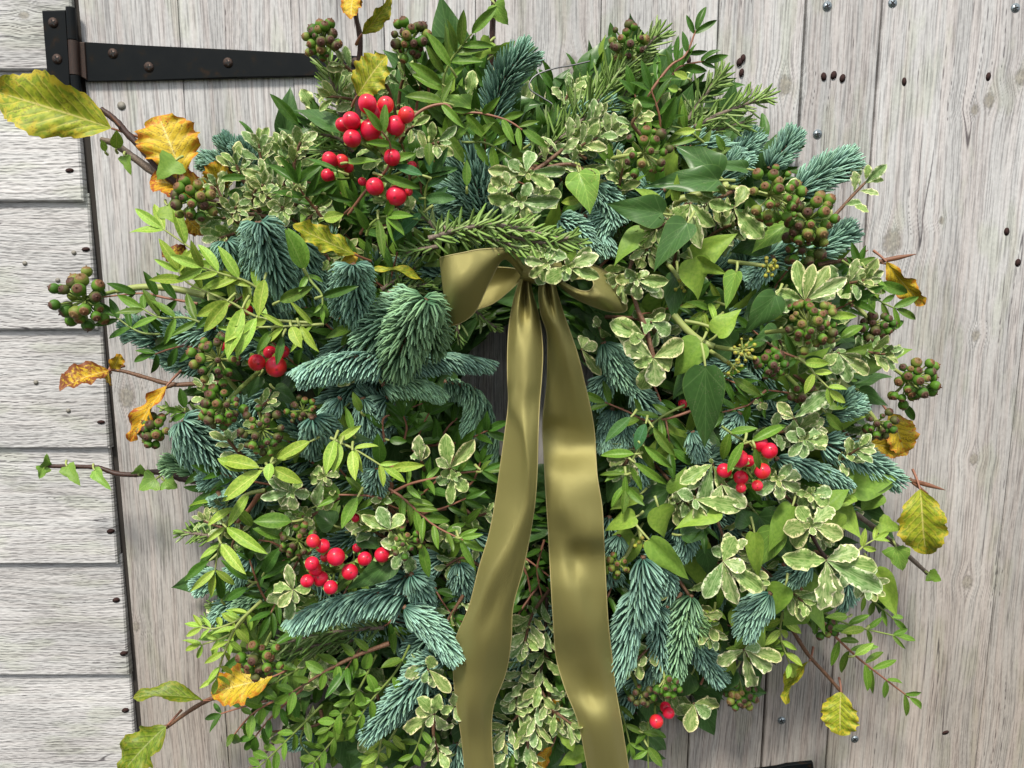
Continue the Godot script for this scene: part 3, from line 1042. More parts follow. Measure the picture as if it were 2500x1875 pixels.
# noble fir: a twig with hundreds of curved needles (joined: nobody could count them)
func fir(a: Array, h0: float, h1: float, l: float, o := {}):
	var c := spline(line(a, h0, h1), 8)
	var size := length_of(c)
	var ll := len_of(l, (h0 + h1) * 0.5)
	var part := stem_part("fir_sprig", c, 0.0016, 0.0012, "brown_twig", o.get("label", ""))
	var tone: float = o.get("tone", 0.0)     # 0 blue, 1 green
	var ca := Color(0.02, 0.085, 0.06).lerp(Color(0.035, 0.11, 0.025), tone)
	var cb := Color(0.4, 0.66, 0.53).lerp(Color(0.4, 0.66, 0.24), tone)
	var n: int = int(o.get("n", clampf(size / ll * 110.0, 130, 330)) * (0.7 if o.get("deep", false) else 1.0))
	var bias := Vector3.ZERO
	if o.has("bx"):
		bias = (P(1000 + o.bx * 100, 1000 + o.by * 100, 60) - P(1000, 1000, 60)).normalized() * o.get("bw", 0.8)
	var b := Bag.new()
	var sweep: float = o.get("sweep", 0.38)
	var dome := 0.75 if sweep > 0.72 else 0.0      # hanging tufts: needles rise, spread and fall like a skirt
	for k in n:
		var t := pow((k + 0.5 * rng.randf()) / n, 0.92)
		var q := along(c, t)
		var T: Vector3 = q[1]
		var E := to_eye(q[0])
		var u := T.cross(E).normalized()
		var az := fposmod(k * 0.61803, 1.0) * 5.0 - 2.5 + rf(-0.12, 0.12)
		var rad := (E * cos(az) + u * sin(az)).normalized()
		var sw := sweep + 0.35 * pow(t, 3.0)
		var d0 := (rad * (1.0 - 0.45 * sw) + T * (0.15 + 0.5 * sw - dome * (1.3 - t)) + bias * 0.5).normalized()
		var d1 := (rad * ((0.75 - 0.75 * sw) * (1.0 + dome) + 0.4 * dome) + T * (0.4 + sw) + bias * 1.3 + Vector3(rf(-0.14, 0.14), rf(-0.14, 0.14), rf(-0.1, 0.1))).normalized()
		var lum := rf(0.62, 1.3)
		var g := rf(-0.03, 0.12)
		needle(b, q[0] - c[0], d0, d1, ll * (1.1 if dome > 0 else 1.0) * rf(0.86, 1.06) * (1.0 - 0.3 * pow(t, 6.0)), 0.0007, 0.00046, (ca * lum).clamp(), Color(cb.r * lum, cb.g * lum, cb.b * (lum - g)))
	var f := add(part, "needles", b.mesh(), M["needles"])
	f.set_meta("kind", "stuff")

func rosemary(a: Array, h0: float, h1: float, l: float, o := {}):
	var c := spline(line(a, h0, h1), 8)
	var size := length_of(c)
	var ll := len_of(l * 1.05, (h0 + h1) * 0.5)
	var part := stem_part("rosemary_sprig", c, 0.0014, 0.0008, "grey_twig", o.get("label", ""))
	var b := Bag.new()
	var n := int(size / 0.0008 * o.get("dense", 1.0))
	var az := 0.0
	var dark: float = o.get("dark", 0.0)
	for k in n:
		var t := lerpf(0.02, 1.0, (k + rng.randf()) / n)
		var q := along(c, t)
		var T: Vector3 = q[1]
		var E := to_eye(q[0])
		var u := T.cross(E).normalized()
		az += 1.57 + rf(-0.5, 0.5)
		var rad := (E * cos(az) + u * sin(az)).normalized()
		var ang := lerpf(1.05, 0.5, pow(t, 2.0)) + rf(-0.5, 0.4)
		var d0 := T * cos(ang) + rad * sin(ang)
		var d1 := (d0 + T * rf(0.1, 0.45) + Vector3(rf(-0.1, 0.1), rf(-0.1, 0.1), 0)).normalized()
		var lum := rf(0.75, 1.2)
		var col := Color(0.2, 0.34, 0.07).lerp(Color(0.05, 0.13, 0.025), clampf(dark + rf(-0.3, 0.35), 0, 1)) * lum
		var pale := Color(0.36, 0.46, 0.2) * lum
		needle(b, q[0] - c[0], d0, d1, ll * rf(0.7, 1.1) * (1.0 - 0.45 * pow(t, 5.0)), 0.0008, 0.0003, pale.lerp(col, 0.6).clamp(), (pale if rng.randf() < 0.22 else col).clamp())
	var f := add(part, "needles", b.mesh(), M["needles"])
	f.set_meta("kind", "stuff")

# ivy umbel: berries on thin stalks round the end of a stem, each with a dark cap
var BERRY := []
func berry_shapes():
	for v in 5:
		var b := Bag.new()
		var prev := -1
		var capc: Color = [Color(0.11, 0.055, 0.03), Color(0.17, 0.085, 0.04), Color(0.095, 0.05, 0.035), Color(0.18, 0.11, 0.045), Color(0.085, 0.042, 0.03)][v]
		var body: Color = [Color(0.085, 0.2, 0.02), Color(0.12, 0.24, 0.03), Color(0.06, 0.15, 0.02), Color(0.19, 0.24, 0.045), Color(0.1, 0.11, 0.035)][v]
		var prof := [[0.0, -1.02], [0.38, -0.95], [0.74, -0.68], [0.95, -0.25], [1.0, 0.12], [0.88, 0.48], [0.72, 0.66], [0.66, 0.76], [0.54, 0.86], [0.32, 0.92], [0.14, 0.96], [0.1, 1.14], [0.0, 1.22]]
		for i in prof.size():
			var first := b.v.size()
			var dr: float = prof[mini(i + 1, 12)][0] - prof[maxi(i - 1, 0)][0]
			var dz: float = prof[mini(i + 1, 12)][1] - prof[maxi(i - 1, 0)][1]
			for j in 12:
				var q := Vector3(cos(TAU * j / 12), sin(TAU * j / 12), 0)
				var lob := 1.0 + 0.035 * cos(5.0 * TAU * j / 12 + v) * (1.0 if i < 8 else 0.0)
				var col := body * (1.0 + 0.2 * sin(j * 2.1 + v) * 0.4)
				if i >= 7:
					col = capc * (1.5 if i == 7 else 1.0) * (1.0 + 0.25 * sin(j * 3.0 + i))
				elif i == 6:
					col = body.lerp(capc, 0.4)
				b.put(Vector3(q.x * prof[i][0] * lob, q.y * prof[i][0] * lob, prof[i][1]), (q * dz - Vector3(0, 0, dr)).normalized(), col)
			if i:
				for j in 12:
					b.quad(prev + j, prev + (j + 1) % 12, first + (j + 1) % 12, first + j)
			prev = first
		BERRY.append(b.mesh())

func umbel(x: float, y: float, h: float, sx: float, sy: float, sh: float, n: int, r: float, rb: float, o := {}):
	if BERRY.is_empty():
		berry_shapes()
	var c := P(x, y, h)
	var s := P(sx, sy, sh)
	var axis: Vector3 = (c - s).normalized() * o.get("fwd", 0.7) + to_eye(c) * o.get("face", 0.5)
	axis = axis.normalized()
	if not o.has("bud"):
		n = int(n * 1.18)
	var R := len_of(r * 0.93, h)
	var B := len_of(rb * 0.93, h)
	var u := axis.cross(Vector3(0.2, 0.9, 0.1)).normalized()
	var w := axis.cross(u)
	var extra := Bag.new()
	var spots := []
	var open: float = o.get("open", 1.45)
	for k in n:
		var f := (k + 0.5) / n
		var th := open * sqrt(f) + rf(-0.1, 0.1)
		var az := k * 2.39996 + rf(-0.25, 0.25)
		var d := axis * cos(th) + (u * cos(az) + w * sin(az)) * sin(th)
		var R2 := R * rf(0.72, 1.08)
		var size := B * rf(0.78, 1.1) * (0.7 if rng.randf() < 0.12 else 1.0)
		var p := c + d * R2
		spots.append([p, d, size])
		tube(extra, PackedVector3Array([c, c.lerp(p, 0.5) + axis * R * 0.04, p - d * size * 0.8]), 0.00055, 0.0005, 5)
	var curve := spline(PackedVector3Array([s, s.lerp(c, 0.5) + Vector3(0, 0, 0.004), c]), 5)
	var part := stem_part(o.get("called", "ivy_berry_cluster"), curve, 0.0013, 0.0012, o.get("stem", "green_stem"), o.get("label", ""), extra)
	var st := SurfaceTool.new()
	st.begin(Mesh.PRIMITIVE_TRIANGLES)
	for q in spots:
		var z: Vector3 = (q[1] + axis * 0.15).normalized()
		var xx := z.cross(Vector3(0.1, 1, 0.3)).normalized()
		var xf := Transform3D(Basis(xx, z.cross(xx), z).scaled_local(Vector3.ONE * q[2]), q[0] - s)
		var mesh: Mesh = BERRY[o.ripe[rng.randi() % o.ripe.size()]] if o.has("ripe") else pick(BERRY)
		if o.has("bud"):
			mesh = BUDLET()
		if o.get("joined", false):
			st.append_from(mesh, 0, xf)
		else:
			add(part, "berry", mesh, M["berry_skin"], xf)
	if o.get("joined", false):
		add(part, "berries", st.commit(), M["berry_skin"]).set_meta("kind", "stuff")

var budlet: ArrayMesh
func BUDLET() -> ArrayMesh:                # the small yellow flower buds of ivy
	if budlet == null:
		var b := Bag.new()
		var prev := -1
		for i in 6:
			var a := PI * i / 5.0
			var first := b.v.size()
			for j in 8:
				var q := Vector3(cos(TAU * j / 8) * sin(a), sin(TAU * j / 8) * sin(a), -cos(a))
				b.put(q, q, Color(0.42, 0.42, 0.06) if i < 4 else Color(0.3, 0.25, 0.06))
			if i:
				for j in 8:
					b.quad(prev + j, prev + (j + 1) % 8, first + (j + 1) % 8, first + j)
			prev = first
		budlet = b.mesh()
	return budlet

# hypericum: glossy red berries, each sitting in five green sepals
var REDS := []
func red_shapes():
	for v in 3:
		var b := Bag.new()
		var prev := -1
		for i in 15:
			var t := i / 14.0
			var a := PI * t
			var r := sin(a) * (1.0 - 0.08 * cos(a))
			var z := -cos(a) * 1.2
			if t > 0.86:
				r *= 1.0 - 0.25 * (t - 0.86) / 0.14
				z += 0.1 * (t - 0.86) / 0.14
			var first := b.v.size()
			for j in 20:
				var q := Vector3(cos(TAU * j / 20), sin(TAU * j / 20), 0)
				var seam := 0.012 * absf(cos(1.5 * TAU * j / 20))
				var col := Color(0.76, 0.025, 0.075).lerp(Color(0.6, 0.01, 0.03) if v != 1 else Color(0.66, 0.035, 0.03), 0.5 + 0.5 * sin(j * 0.7 + v))
				col = col.lerp(Color(0.58, 0.3, 0.08), smoothstep(0.22, 0.02, t) * (0.9 if v < 2 else 0.4))
				if i == 14:
					col = Color(0.08, 0.03, 0.02)
				b.put(Vector3(q.x * r * (1.0 - seam), q.y * r * (1.0 - seam), z), Vector3(q.x * sin(a), q.y * sin(a), -cos(a)), col)
			if i:
				for j in 20:
					b.quad(prev + j, prev + (j + 1) % 20, first + (j + 1) % 20, first + j)
			prev = first
		REDS.append(b.mesh())

func red_berries(sx: float, sy: float, list: Array, h: float, label := "", leafy := true):
	if REDS.is_empty():
		red_shapes()
	var s := P(sx, sy, h - 32)
	var extra := Bag.new()
	var put := []
	for i in list.size() / 3:
		var r := len_of(list[3 * i + 2], h)
		var p := P(list[3 * i], list[3 * i + 1], h + rf(-4, 4) + (4 if list[3 * i + 2] > 45 else -5))
		var d := ((p - s).normalized() * 0.8 + to_eye(p) * 0.2 + Vector3(rf(-0.25, 0.25), 0.15 + rf(-0.25, 0.25), 0)).normalized()
		put.append([p, d, r])
		var foot := p - d * r * 1.05
		tube(extra, PackedVector3Array([s, s.lerp(foot, 0.6) + Vector3(0, 0, -0.004), foot]), 0.0009, 0.0007, 5)
	var curve := spline(PackedVector3Array([s + Vector3(0, 0, -0.012), s + Vector3(0, 0, -0.006), s]), 3)
	var part := stem_part("red_berry_cluster", curve, 0.0014, 0.0012, "green_stem", label, extra)
	var o := curve[0]
	for q in put:
		var z: Vector3 = q[1]
		var xx := z.cross(Vector3(0.2, 1, 0.4)).normalized().rotated(z, rf(0, 6))
		var B := Basis(xx, z.cross(xx), z)
		add(part, "berry", pick(REDS), M["red_berry_skin"], Transform3D(B.scaled_local(Vector3.ONE * q[2]), q[0] - o))
		if leafy:
			var st := SurfaceTool.new()
			st.begin(Mesh.PRIMITIVE_TRIANGLES)
			for k in 5:
				var az := TAU * k / 5
				var rad := xx * cos(az) + z.cross(xx) * sin(az)
				var base: Vector3 = q[0] - z * q[2] * 1.02 + rad * q[2] * 0.15
				var xf := leaf_xf(base, rad * 0.95 + z * 0.2, z + rad * 0.1, q[2] * 1.05, q[2] * 0.85)
				xf.origin -= o
				st.append_from(LEAF["sepal"][k % 3], 0, xf)
			add(part, "calyx", st.commit(), M["calyx"])

# ---------- the wreath's body
func build_base_ring():
	V(0, 0, 1)
	var p := PackedVector3Array()
	for i in 49:
		var a := TAU * i / 48
		p.append(P(1290 + 500 * cos(a), 975 - 500 * sin(a), 20 + 3 * sin(a * 7.0)))
	var b := Bag.new()
	tube(b, p, 0.02, 0.02, 10, Color.WHITE, 0.25)
	for i in b.v.size():
		b.v[i] -= wreath.position
	add(wreath, "moss_ring", b.mesh(), M["moss"])

func build_fill():
	V(0, 0, 1)
	for i in 260:
		var deep := i < 90
		var th := TAU * (i * 0.61803 + rf(-0.02, 0.02))
		var deg := fposmod(rad_to_deg(th), 360.0)
		var r0 := rf(285, 640)
		if deg > 195 and deg < 260:
			r0 *= 1.12
		var bx := 1290 + r0 * cos(th)
		var by := 985 - r0 * sin(th)
		var turn := rf(-1.5, 1.5)
		if r0 < 380:
			turn = rf(0.6, 1.2) * (1.0 if rng.randf() < 0.5 else -1.0)
		var dir := th + turn
		var l := rf(160, 270) * (0.8 if r0 < 350 else 1.0)
		var h0 := rf(10, 28) if deep else rf(30, 46)
		var h1 := h0 + rf(8, 20)
		while l > 80:                        # stay within the wreath's own outline
			var tx := bx + l * cos(dir) - 1290
			var ty := by - l * sin(dir) - 985
			if Vector2(tx, ty).length() < outer(rad_to_deg(atan2(-ty, tx))) * 0.93:
				break
			l -= 20
		var bend := dir + rf(-0.4, 0.4)
		var a := [bx, by, bx + 0.5 * l * cos(dir), by - 0.5 * l * sin(dir), bx + 0.5 * l * cos(dir) + 0.5 * l * cos(bend), by - 0.5 * l * sin(dir) - 0.5 * l * sin(bend)]
		var kinds := "mfp"
		if deg < 30 or deg > 335:
			kinds = "imifp"
		elif deg < 75:
			kinds = "ifrim"
		elif deg < 110:
			kinds = "mfmm"
		elif deg < 160:
			kinds = "mpmf"
		elif deg < 200:
			kinds = "fmfm"
		elif deg < 250:
			kinds = "mfmp"
		elif deg < 292:
			kinds = "mpmf"
		else:
			kinds = "fimfp"
		var o := {"deep": true}
		match kinds[rng.randi() % kinds.length()]:
			"m": pinnate(a, h0, h1, 5, 78, 2 if deep or rng.randf() < 0.5 else 1, o)
			"f": fir(a, h0, h1, 58, o)
			"p": pitto(a, h0, h1, 16, 66, o)
			"r": rosemary(a, h0, h1, 46, {"dark": 0.7})
			"i":
				for k in 2:
					var d2 := dir + rf(-0.9, 0.9)
					ivy("ivy" if deep or rng.randf() < 0.6 else "ivy_under", bx + rf(-40, 40), by + rf(-40, 40), h0, bx + rf(120, 180) * cos(d2), by - rf(120, 180) * sin(d2), h1, rf(70, 105), rf(-0.5, 0.5))


# how far the wreath reaches from its middle, by direction, in photograph pixels
func outer(deg: float) -> float:
	var reach := [870, 885, 884, 870, 856, 845, 700, 850, 850, 930, 950, 880, 840, 880, 970, 1030, 1010, 960, 900, 865, 845, 880, 930, 930]
	var f := fposmod(deg, 360.0) / 15.0
	return lerpf(reach[int(f) % 24], reach[(int(f) + 1) % 24], f - int(f))

# the packed greenery behind everything: thousands of leaves that nobody could count
func build_mass():
	V(0, 0, 1)
	var kinds := [["leaflet", "leaflet2", 0, 4200, 62, 92, 0.3], ["leaflet", "leaflet1", 1, 500, 56, 84, 0.32], ["ivy", "ivy", 0, 1700, 90, 140, 0.7], ["pittosporum", "pittosporum", 1, 800, 50, 76, 0.5], ["ivy", "ivy_under", 1, 120, 80, 120, 0.7]]
	for k in kinds:
		var mats: Array = M[k[1]]
		for v in 2:
			var mm := MultiMesh.new()
			mm.transform_format = MultiMesh.TRANSFORM_3D
			mm.mesh = LEAF[k[0]][v * 2 + 1]
			var n: int = k[3] / 2
			mm.instance_count = n
			for i in n:
				var th := rf(0, TAU)
				var far := outer(rad_to_deg(th)) * 0.92
				var f := sqrt(rng.randf())
				var r := lerpf(190.0, far, rf(0.0, 1.0) * 0.55 + 0.45 * f)
				var e := (r - 190.0) / (far - 190.0)
				var top := 35.0 * pow(sin(PI * clampf(0.12 + 0.8 * e, 0, 1)), 0.6)
				var h := rf(3.0, top)
				if k[2] == 1:
					h = lerpf(h, top, 0.6)
				if k[1] in ["leaflet2", "ivy"] and i % 4 == 0:          # the thick wall round the hole
					r = rf(185, 290)
					h = rf(4.0, 42.0)
					e = 0.05
				var p := P(1290 + r * cos(th), 985 - 15 - r * sin(th) * 1.15, h)
				var az := th + rf(-1.6, 1.6)
				if e > 0.8:
					az = th + rf(-0.9, 0.9)
				elif e < 0.12:
					az = th + PI * 0.5 * (1 if rng.randf() < 0.5 else -1) + rf(-0.5, 0.5)
				var d := Vector3(cos(az), sin(az), rf(-0.2, 0.55))
				var l := len_of(rf(k[4], k[5]), h)
				mm.set_instance_transform(i, leaf_xf(p, d, to_eye(p) + Vector3(rf(-0.8, 0.8), rf(-0.5, 0.9), 0), l, l * k[6] * rf(0.85, 1.15), rf(-0.6, 0.6)))
			var o := MultiMeshInstance3D.new()
			o.name = numbered(wreath, "packed_foliage")
			o.multimesh = mm
			o.material_override = mats[v % mats.size()]
			o.position = -wreath.position
			o.set_meta("kind", "stuff")
			wreath.add_child(o, true)

# small crinkled pittosporum sprays between the bigger things
func build_sprays():
	V(0, 0, 1)
	var spots := [[2040, 700, 40], [2080, 860, 10], [1960, 930, -30], [1880, 1060, 20], [2040, 1130, 0], [1960, 1250, -20], [2060, 1380, -35], [1900, 1420, -50], [1780, 1340, -80], [1700, 1480, -70], [1600, 1560, -95], [1640, 1180, -60], [1560, 1080, 200],
		[1380, 1560, -90], [1300, 1500, -100], [1340, 1720, -80], [1180, 1640, 250], [1080, 1560, 235], [960, 1320, 200], [760, 1260, 190], [1650, 620, 60], [1760, 560, 40], [1500, 500, 80], [980, 520, 110], [1900, 560, 30], [700, 480, 140], [620, 560, 160], [1560, 780, 20]]
	for q in spots:
		var d := deg_to_rad(q[2] + rf(-25, 25))
		var l := rf(130, 190)
		var x0: float = q[0] - 0.5 * l * cos(d)
		var y0: float = q[1] + 0.5 * l * sin(d)
		var b := d + rf(-0.5, 0.5)
		pitto([x0, y0, x0 + 0.5 * l * cos(d), y0 - 0.5 * l * sin(d), x0 + 0.5 * l * cos(d) + 0.5 * l * cos(b), y0 - 0.5 * l * sin(d) - 0.5 * l * sin(b)], 52, 76, 16, rf(50, 66))

# slim dark mastic between the bigger things
func build_dark_sprays():
	V(0, 0, 1)
	for q in [[700, 1420, 215], [820, 1480, 230], [900, 1560, 240], [640, 1180, 180], [860, 1180, 150], [1000, 1250, 200], [1060, 1430, 250], [740, 900, 170], [900, 800, 120], [1000, 420, 100], [1180, 420, 80], [1500, 620, 40], [1600, 760, 10], [1720, 900, -10], [1620, 1000, -40], [1700, 1200, -60], [1850, 1180, -20], [1500, 1400, -80], [2000, 780, 20], [640, 700, 160], [1120, 1080, 10], [1060, 1180, 40]]:
		var d := deg_to_rad(q[2] + rf(-30, 30))
		var l := rf(150, 220)
		var x0: float = q[0] - 0.5 * l * cos(d)
		var y0: float = q[1] + 0.5 * l * sin(d)
		var b := d + rf(-0.7, 0.7)
		pinnate([x0, y0, x0 + 0.5 * l * cos(d), y0 - 0.5 * l * sin(d), x0 + 0.5 * l * cos(d) + 0.5 * l * cos(b), y0 - 0.5 * l * sin(d) - 0.5 * l * sin(b)], 48, 72, 5, rf(70, 88), 2, {"wide": rf(0.24, 0.32)})

# ---------- top of the wreath
func build_top():
	V(700, 0, 0.3857)
	var t1 := twig("beech_twig", [425, -150, 420, -40, 435, 90, 465, 250, 456, 450, 450, 620, 470, 900], 72, 60, 0.0011, 0.0018, "dark_twig", "dark upright beech twig with yellow leaves at the top left")
	beech("beech_gold", 428, -40, 72, 395, 112, 80, 130, 0.5)
	beech("beech_orange", 440, -60, 74, 468, 60, 70, 60, 0.3)
	beech("beech_green", 476, 215, 73, 672, -20, 78, 120, 0.6)
	beech("beech_green", 448, 605, 74, 632, 352, 80, 235, -0.2, {"variant": 1})
	umbel(232, 262, 66, 400, 395, 46, 17, 118, 33, {"label": "green ivy berry cluster above the iron strap's tip"})
	umbel(785, 262, 62, 815, 390, 40, 18, 118, 32, {"label": "green ivy berry cluster standing free at the top of the wreath"})
	rosemary([350, 760, 300, 560, 262, 420, 225, 270], 45, 55, 150)
	rosemary([380, 800, 340, 640, 290, 470], 42, 50, 150)
	rosemary([420, 960, 330, 880, 215, 850], 42, 48, 140)
	rosemary([390, 1000, 320, 960, 210, 965], 40, 46, 140)
	ivy("ivy", 340, 830, 60, 20, 655, 48, 140, 0.5, {"label": "dark pointed leaf sticking out left of the red berries", "variant": 2})
	pitto([600, 760, 520, 560, 350, 400], 45, 62, 12, 120)
	pitto([560, 780, 430, 640, 250, 610], 45, 60, 10, 120)
	pitto([700, 760, 640, 560, 580, 480], 45, 58, 12, 130)
	pitto([700, 780, 720, 560, 760, 460], 45, 56, 9, 120)
	pinnate([1005, 720, 990, 520, 1030, 400, 1090, 310, 1170, 215], 62, 70, 6, 225, 1, {"label": "tall slim mastic sprig rising beside the wire at the top"})
	single(1, 1035, 425, 72, 880, 190, 76, 70, 0.3)
	single(1, 985, 535, 72, 770, 390, 78, 80, -0.2)
	single(1, 990, 650, 72, 740, 600, 74, 80, 0.4)
	pinnate([900, 620, 900, 460, 940, 380], 50, 56, 4, 180, 2)
	pinnate([820, 700, 840, 560, 880, 480], 46, 54, 4, 200, 2)
	ivy("ivy_mid", 1190, 690, 58, 960, 600, 60, 130, 0.3)
	pinnate([390, 1360, 500, 1210, 640, 1060, 655, 920, 600, 830], 84, 104, 4, 190, 1, {"stem": "red_stem", "from": 0.35})
	single(1, 385, 1030, 98, 575, 1020, 102, 62, -0.5)
	single(3, 860, 1110, 98, 662, 1042, 92, 70, 0.2)
	single(1, 605, 1112, 98, 860, 1195, 94, 66, 0.2)
	pinnate([740, 790, 870, 690, 1000, 660, 1075, 712, 1220, 716, 1390, 760, 1490, 822], 84, 84, 6, 195, 1, {"stem": "red_stem", "from": 0.3, "label": "arching reddish mastic stem with leaflets hanging below it"})
	pinnate([1000, 890, 1130, 900, 1280, 912, 1450, 1025], 80, 78, 4, 200, 1)
	single(1, 1120, 1030, 84, 955, 795, 90, 90, 0.2)
	single(1, 1140, 1180, 92, 1140, 1010, 92, 60)
	pinnate([875, 1350, 880, 1200, 925, 1100], 82, 88, 3, 200, 3)
	single(3, 880, 1255, 88, 1080, 1245, 90, 80, 0.2)
	single(3, 865, 1345, 86, 645, 1530, 82, 80, 0.2)
	single(3, 850, 1110, 88, 1090, 1060, 92, 34, 0.9)
	pinnate([505, 1490, 525, 1430, 585, 1378, 635, 1370], 86, 92, 2, 200, 1)
	single(1, 580, 1390, 92, 615, 1635, 96, 60)
	single(1, 635, 1370, 92, 700, 1590, 96, 34, 0.8)
	fir([1280, 900, 1330, 640, 1400, 470, 1520, 345], 46, 62, 165, {"label": "blue fir sprig pointing up to the right at the top", "sweep": 0.3, "n": 300})
	fir([1380, 780, 1300, 860, 1260, 980], 50, 50, 150)
	twig("fir_stub", [1500, 420, 1512, 340, 1522, 285], 52, 56, 0.0013, 0.0013, "dark_twig")
	fir([1240, 1340, 1200, 1180, 1130, 1010], 66, 72, 190, {"sweep": 0.8, "n": 260})
	fir([1250, 1300, 1150, 1250, 1040, 1240], 62, 66, 170, {"sweep": 0.8})
	var iv := twig("ivy_vine", [1318, -160, 1312, -30, 1300, 250, 1298, 420], 60, 50, 0.0014, 0.0017, "dark_twig", "dark ivy shoot rising straight up out of the frame")
	young("ivy_mid", 1316, 25, 62, 1400, 165, 62, 150, 0.4)
	young("ivy_under", 1290, 262, 60, 1185, 385, 62, 135, -0.4)
	young("ivy_under", 1312, 350, 58, 1458, 262, 60, 130, 0.6)
	young("ivy_mid", 1308, 80, 58, 1262, 130, 58, 60)
	ivy("ivy", 1560, 900, 60, 1800, 745, 56, 130, 0.9)
	ivy("ivy", 1400, 720, 50, 1480, 540, 46, 120, 0.2)
	twig("wire_loop", [1918, 388, 1800, 415, 1700, 432, 1590, 470, 1540, 520, 1545, 570, 1620, 620, 1685, 665, 1702, 740, 1670, 820, 1640, 890], 30, 40, 0.0005, 0.0005, "wire", "loose dark binding wire curling off the top of the wreath")
	twig("wire_end", [1680, 568, 1720, 600, 1772, 632], 22, 36, 0.0005, 0.0005, "wire")
	red_berries(560, 960, [512, 660, 54, 625, 667, 49, 562, 725, 54, 755, 730, 48, 688, 800, 58, 412, 768, 52, 355, 792, 42, 530, 825, 62, 415, 877, 53, 575, 890, 34], 96, "largest cluster of red berries, at the top left of the wreath")
	red_berries(420, 1130, [275, 1013, 46, 350, 1022, 42, 262, 1112, 40, 390, 1060, 34], 84, "red berries at the left edge below the largest red cluster")
	red_berries(640, 1120, [668, 997, 51, 790, 1052, 30, 560, 1182, 53, 695, 1238, 62, 770, 1215, 26, 480, 1150, 26], 92, "red berries tucked under slim green leaflets below the largest red cluster")
	rosette(1478, 1275, 106, [1268, 1250, 1362, 1392, 1555, 1432, 1625, 1330, 1735, 1270, 1540, 1150, 1430, 1440], 105, {"label": "big pale pittosporum rosette above the bow", "dx": 40, "dy": -60})
	rosette(1400, 1180, 100, [1290, 1130, 1330, 1240, 1450, 1120, 1380, 1080, 1260, 1190], 90)
	rosette(1620, 1230, 98, [1740, 1230, 1700, 1320, 1590, 1340, 1680, 1140, 1560, 1200], 90)
	rosette(1440, 1390, 104, [1340, 1440, 1500, 1470, 1420, 1490, 1560, 1400], 90)
	rosette(1515, 1095, 98, [1262, 1075, 1560, 945, 1788, 1085, 1690, 1190, 1440, 1050, 1330, 1180, 1400, 1020], 100, {"dx": 60, "dy": -40})
	pitto([1520, 1120, 1680, 1000, 1800, 900, 1960, 760], 82, 66, 20, 150)
	pitto([1750, 1010, 1880, 920, 1990, 860], 72, 70, 12, 130)
	pitto([1650, 1060, 1800, 1040, 1920, 1100], 78, 78, 8, 130)
	pitto([1760, 800, 1740, 700, 1800, 560], 48, 52, 9, 120)
	pitto([720, 900, 760, 830, 800, 800], 72, 86, 7, 120)
	pitto([880, 1010, 900, 930, 960, 900], 80, 96, 8, 140)
	single(1, 900, 900, 96, 905, 1050, 98, 70)
	rosemary([1500, 1080, 1700, 900, 1850, 780, 2000, 600, 2120, 420], 60, 58, 230, {"label": "long pale rosemary sprig slanting up to the right"})
	rosemary([1620, 1010, 1780, 840, 1930, 690, 2040, 560], 56, 54, 210)
	rosemary([1640, 960, 1700, 820, 1760, 720], 50, 52, 160)
	rosemary([900, 1510, 1150, 1440, 1350, 1428, 1600, 1480, 1860, 1545], 112, 118, 140, {"dense": 1.2, "label": "rosemary sprig lying across the top of the bow"})
	rosemary([980, 1440, 1150, 1480, 1330, 1520, 1500, 1580], 108, 116, 140, {"dense": 1.1})
	rosemary([1250, 1450, 1450, 1500, 1650, 1540, 1800, 1500], 112, 120, 140)
	rosemary([1000, 1520, 900, 1400, 840, 1380], 84, 84, 120, {"dark": 0.6})
	rosemary([960, 1560, 840, 1580, 760, 1600], 84, 80, 120, {"dark": 0.7})
	ivy("ivy_mid", 1850, 1090, 80, 1925, 1350, 84, 190, 0.1)
	single(0, 1870, 1265, 78, 1735, 1275, 76, 60)
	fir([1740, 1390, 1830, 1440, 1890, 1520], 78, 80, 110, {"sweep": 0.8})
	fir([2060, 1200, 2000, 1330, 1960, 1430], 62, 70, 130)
	# yellow leaves left of the bow
	V(500, 300, 0.2712)
	beech("beech_green", 1350, 1185, 84, 785, 915, 98, 235, 0.35, {"label": "yellow beech leaf curling over the blue fir", "variant": 3})
	beech("beech_gold", 1240, 1270, 80, 1380, 1180, 82, 120, 0.2)
	beech("beech_green", 1500, 1320, 86, 2015, 1405, 82, 120, -0.7, {"label": "narrow twisted yellow leaf beside the bow's left loop"})
	fir([500, 900, 560, 1080, 640, 1300, 760, 1560], 106, 78, 260, {"sweep": 0.85, "n": 300, "label": "large blue fir sprig drooping in the upper left"})
	fir([470, 900, 480, 1150, 520, 1450], 100, 72, 240, {"sweep": 0.85, "n": 220})
	fir([200, 1070, 260, 1230, 380, 1420], 80, 62, 210, {"sweep": 0.75})
	fir([820, 1050, 900, 1180, 1020, 1340], 82, 70, 230, {"sweep": 0.6})
	fir([820, 1250, 980, 1400, 1060, 1560], 76, 66, 230, {"sweep": 0.7})
	fir([1340, 1280, 1360, 1480, 1390, 1760], 116, 84, 250, {"sweep": 0.85, "n": 330, "label": "bright blue fir tuft left of the bow, needles hanging like a skirt"})
	fir([1330, 1290, 1280, 1500, 1260, 1700], 110, 80, 240, {"sweep": 0.85, "n": 220})
	fir([340, 420, 260, 280, 180, 170], 46, 52, 150, {"sweep": 0.45})
	fir([420, 440, 380, 300, 320, 220], 48, 54, 150)
	fir([260, 430, 120, 370, 0, 350], 44, 46, 150)
	beech("beech_gold", 60, 620, 60, 180, 350, 66, 260, 0.2, {"variant": 1})
	pitto([700, 780, 600, 560, 510, 340, 490, 190], 60, 66, 16, 190)
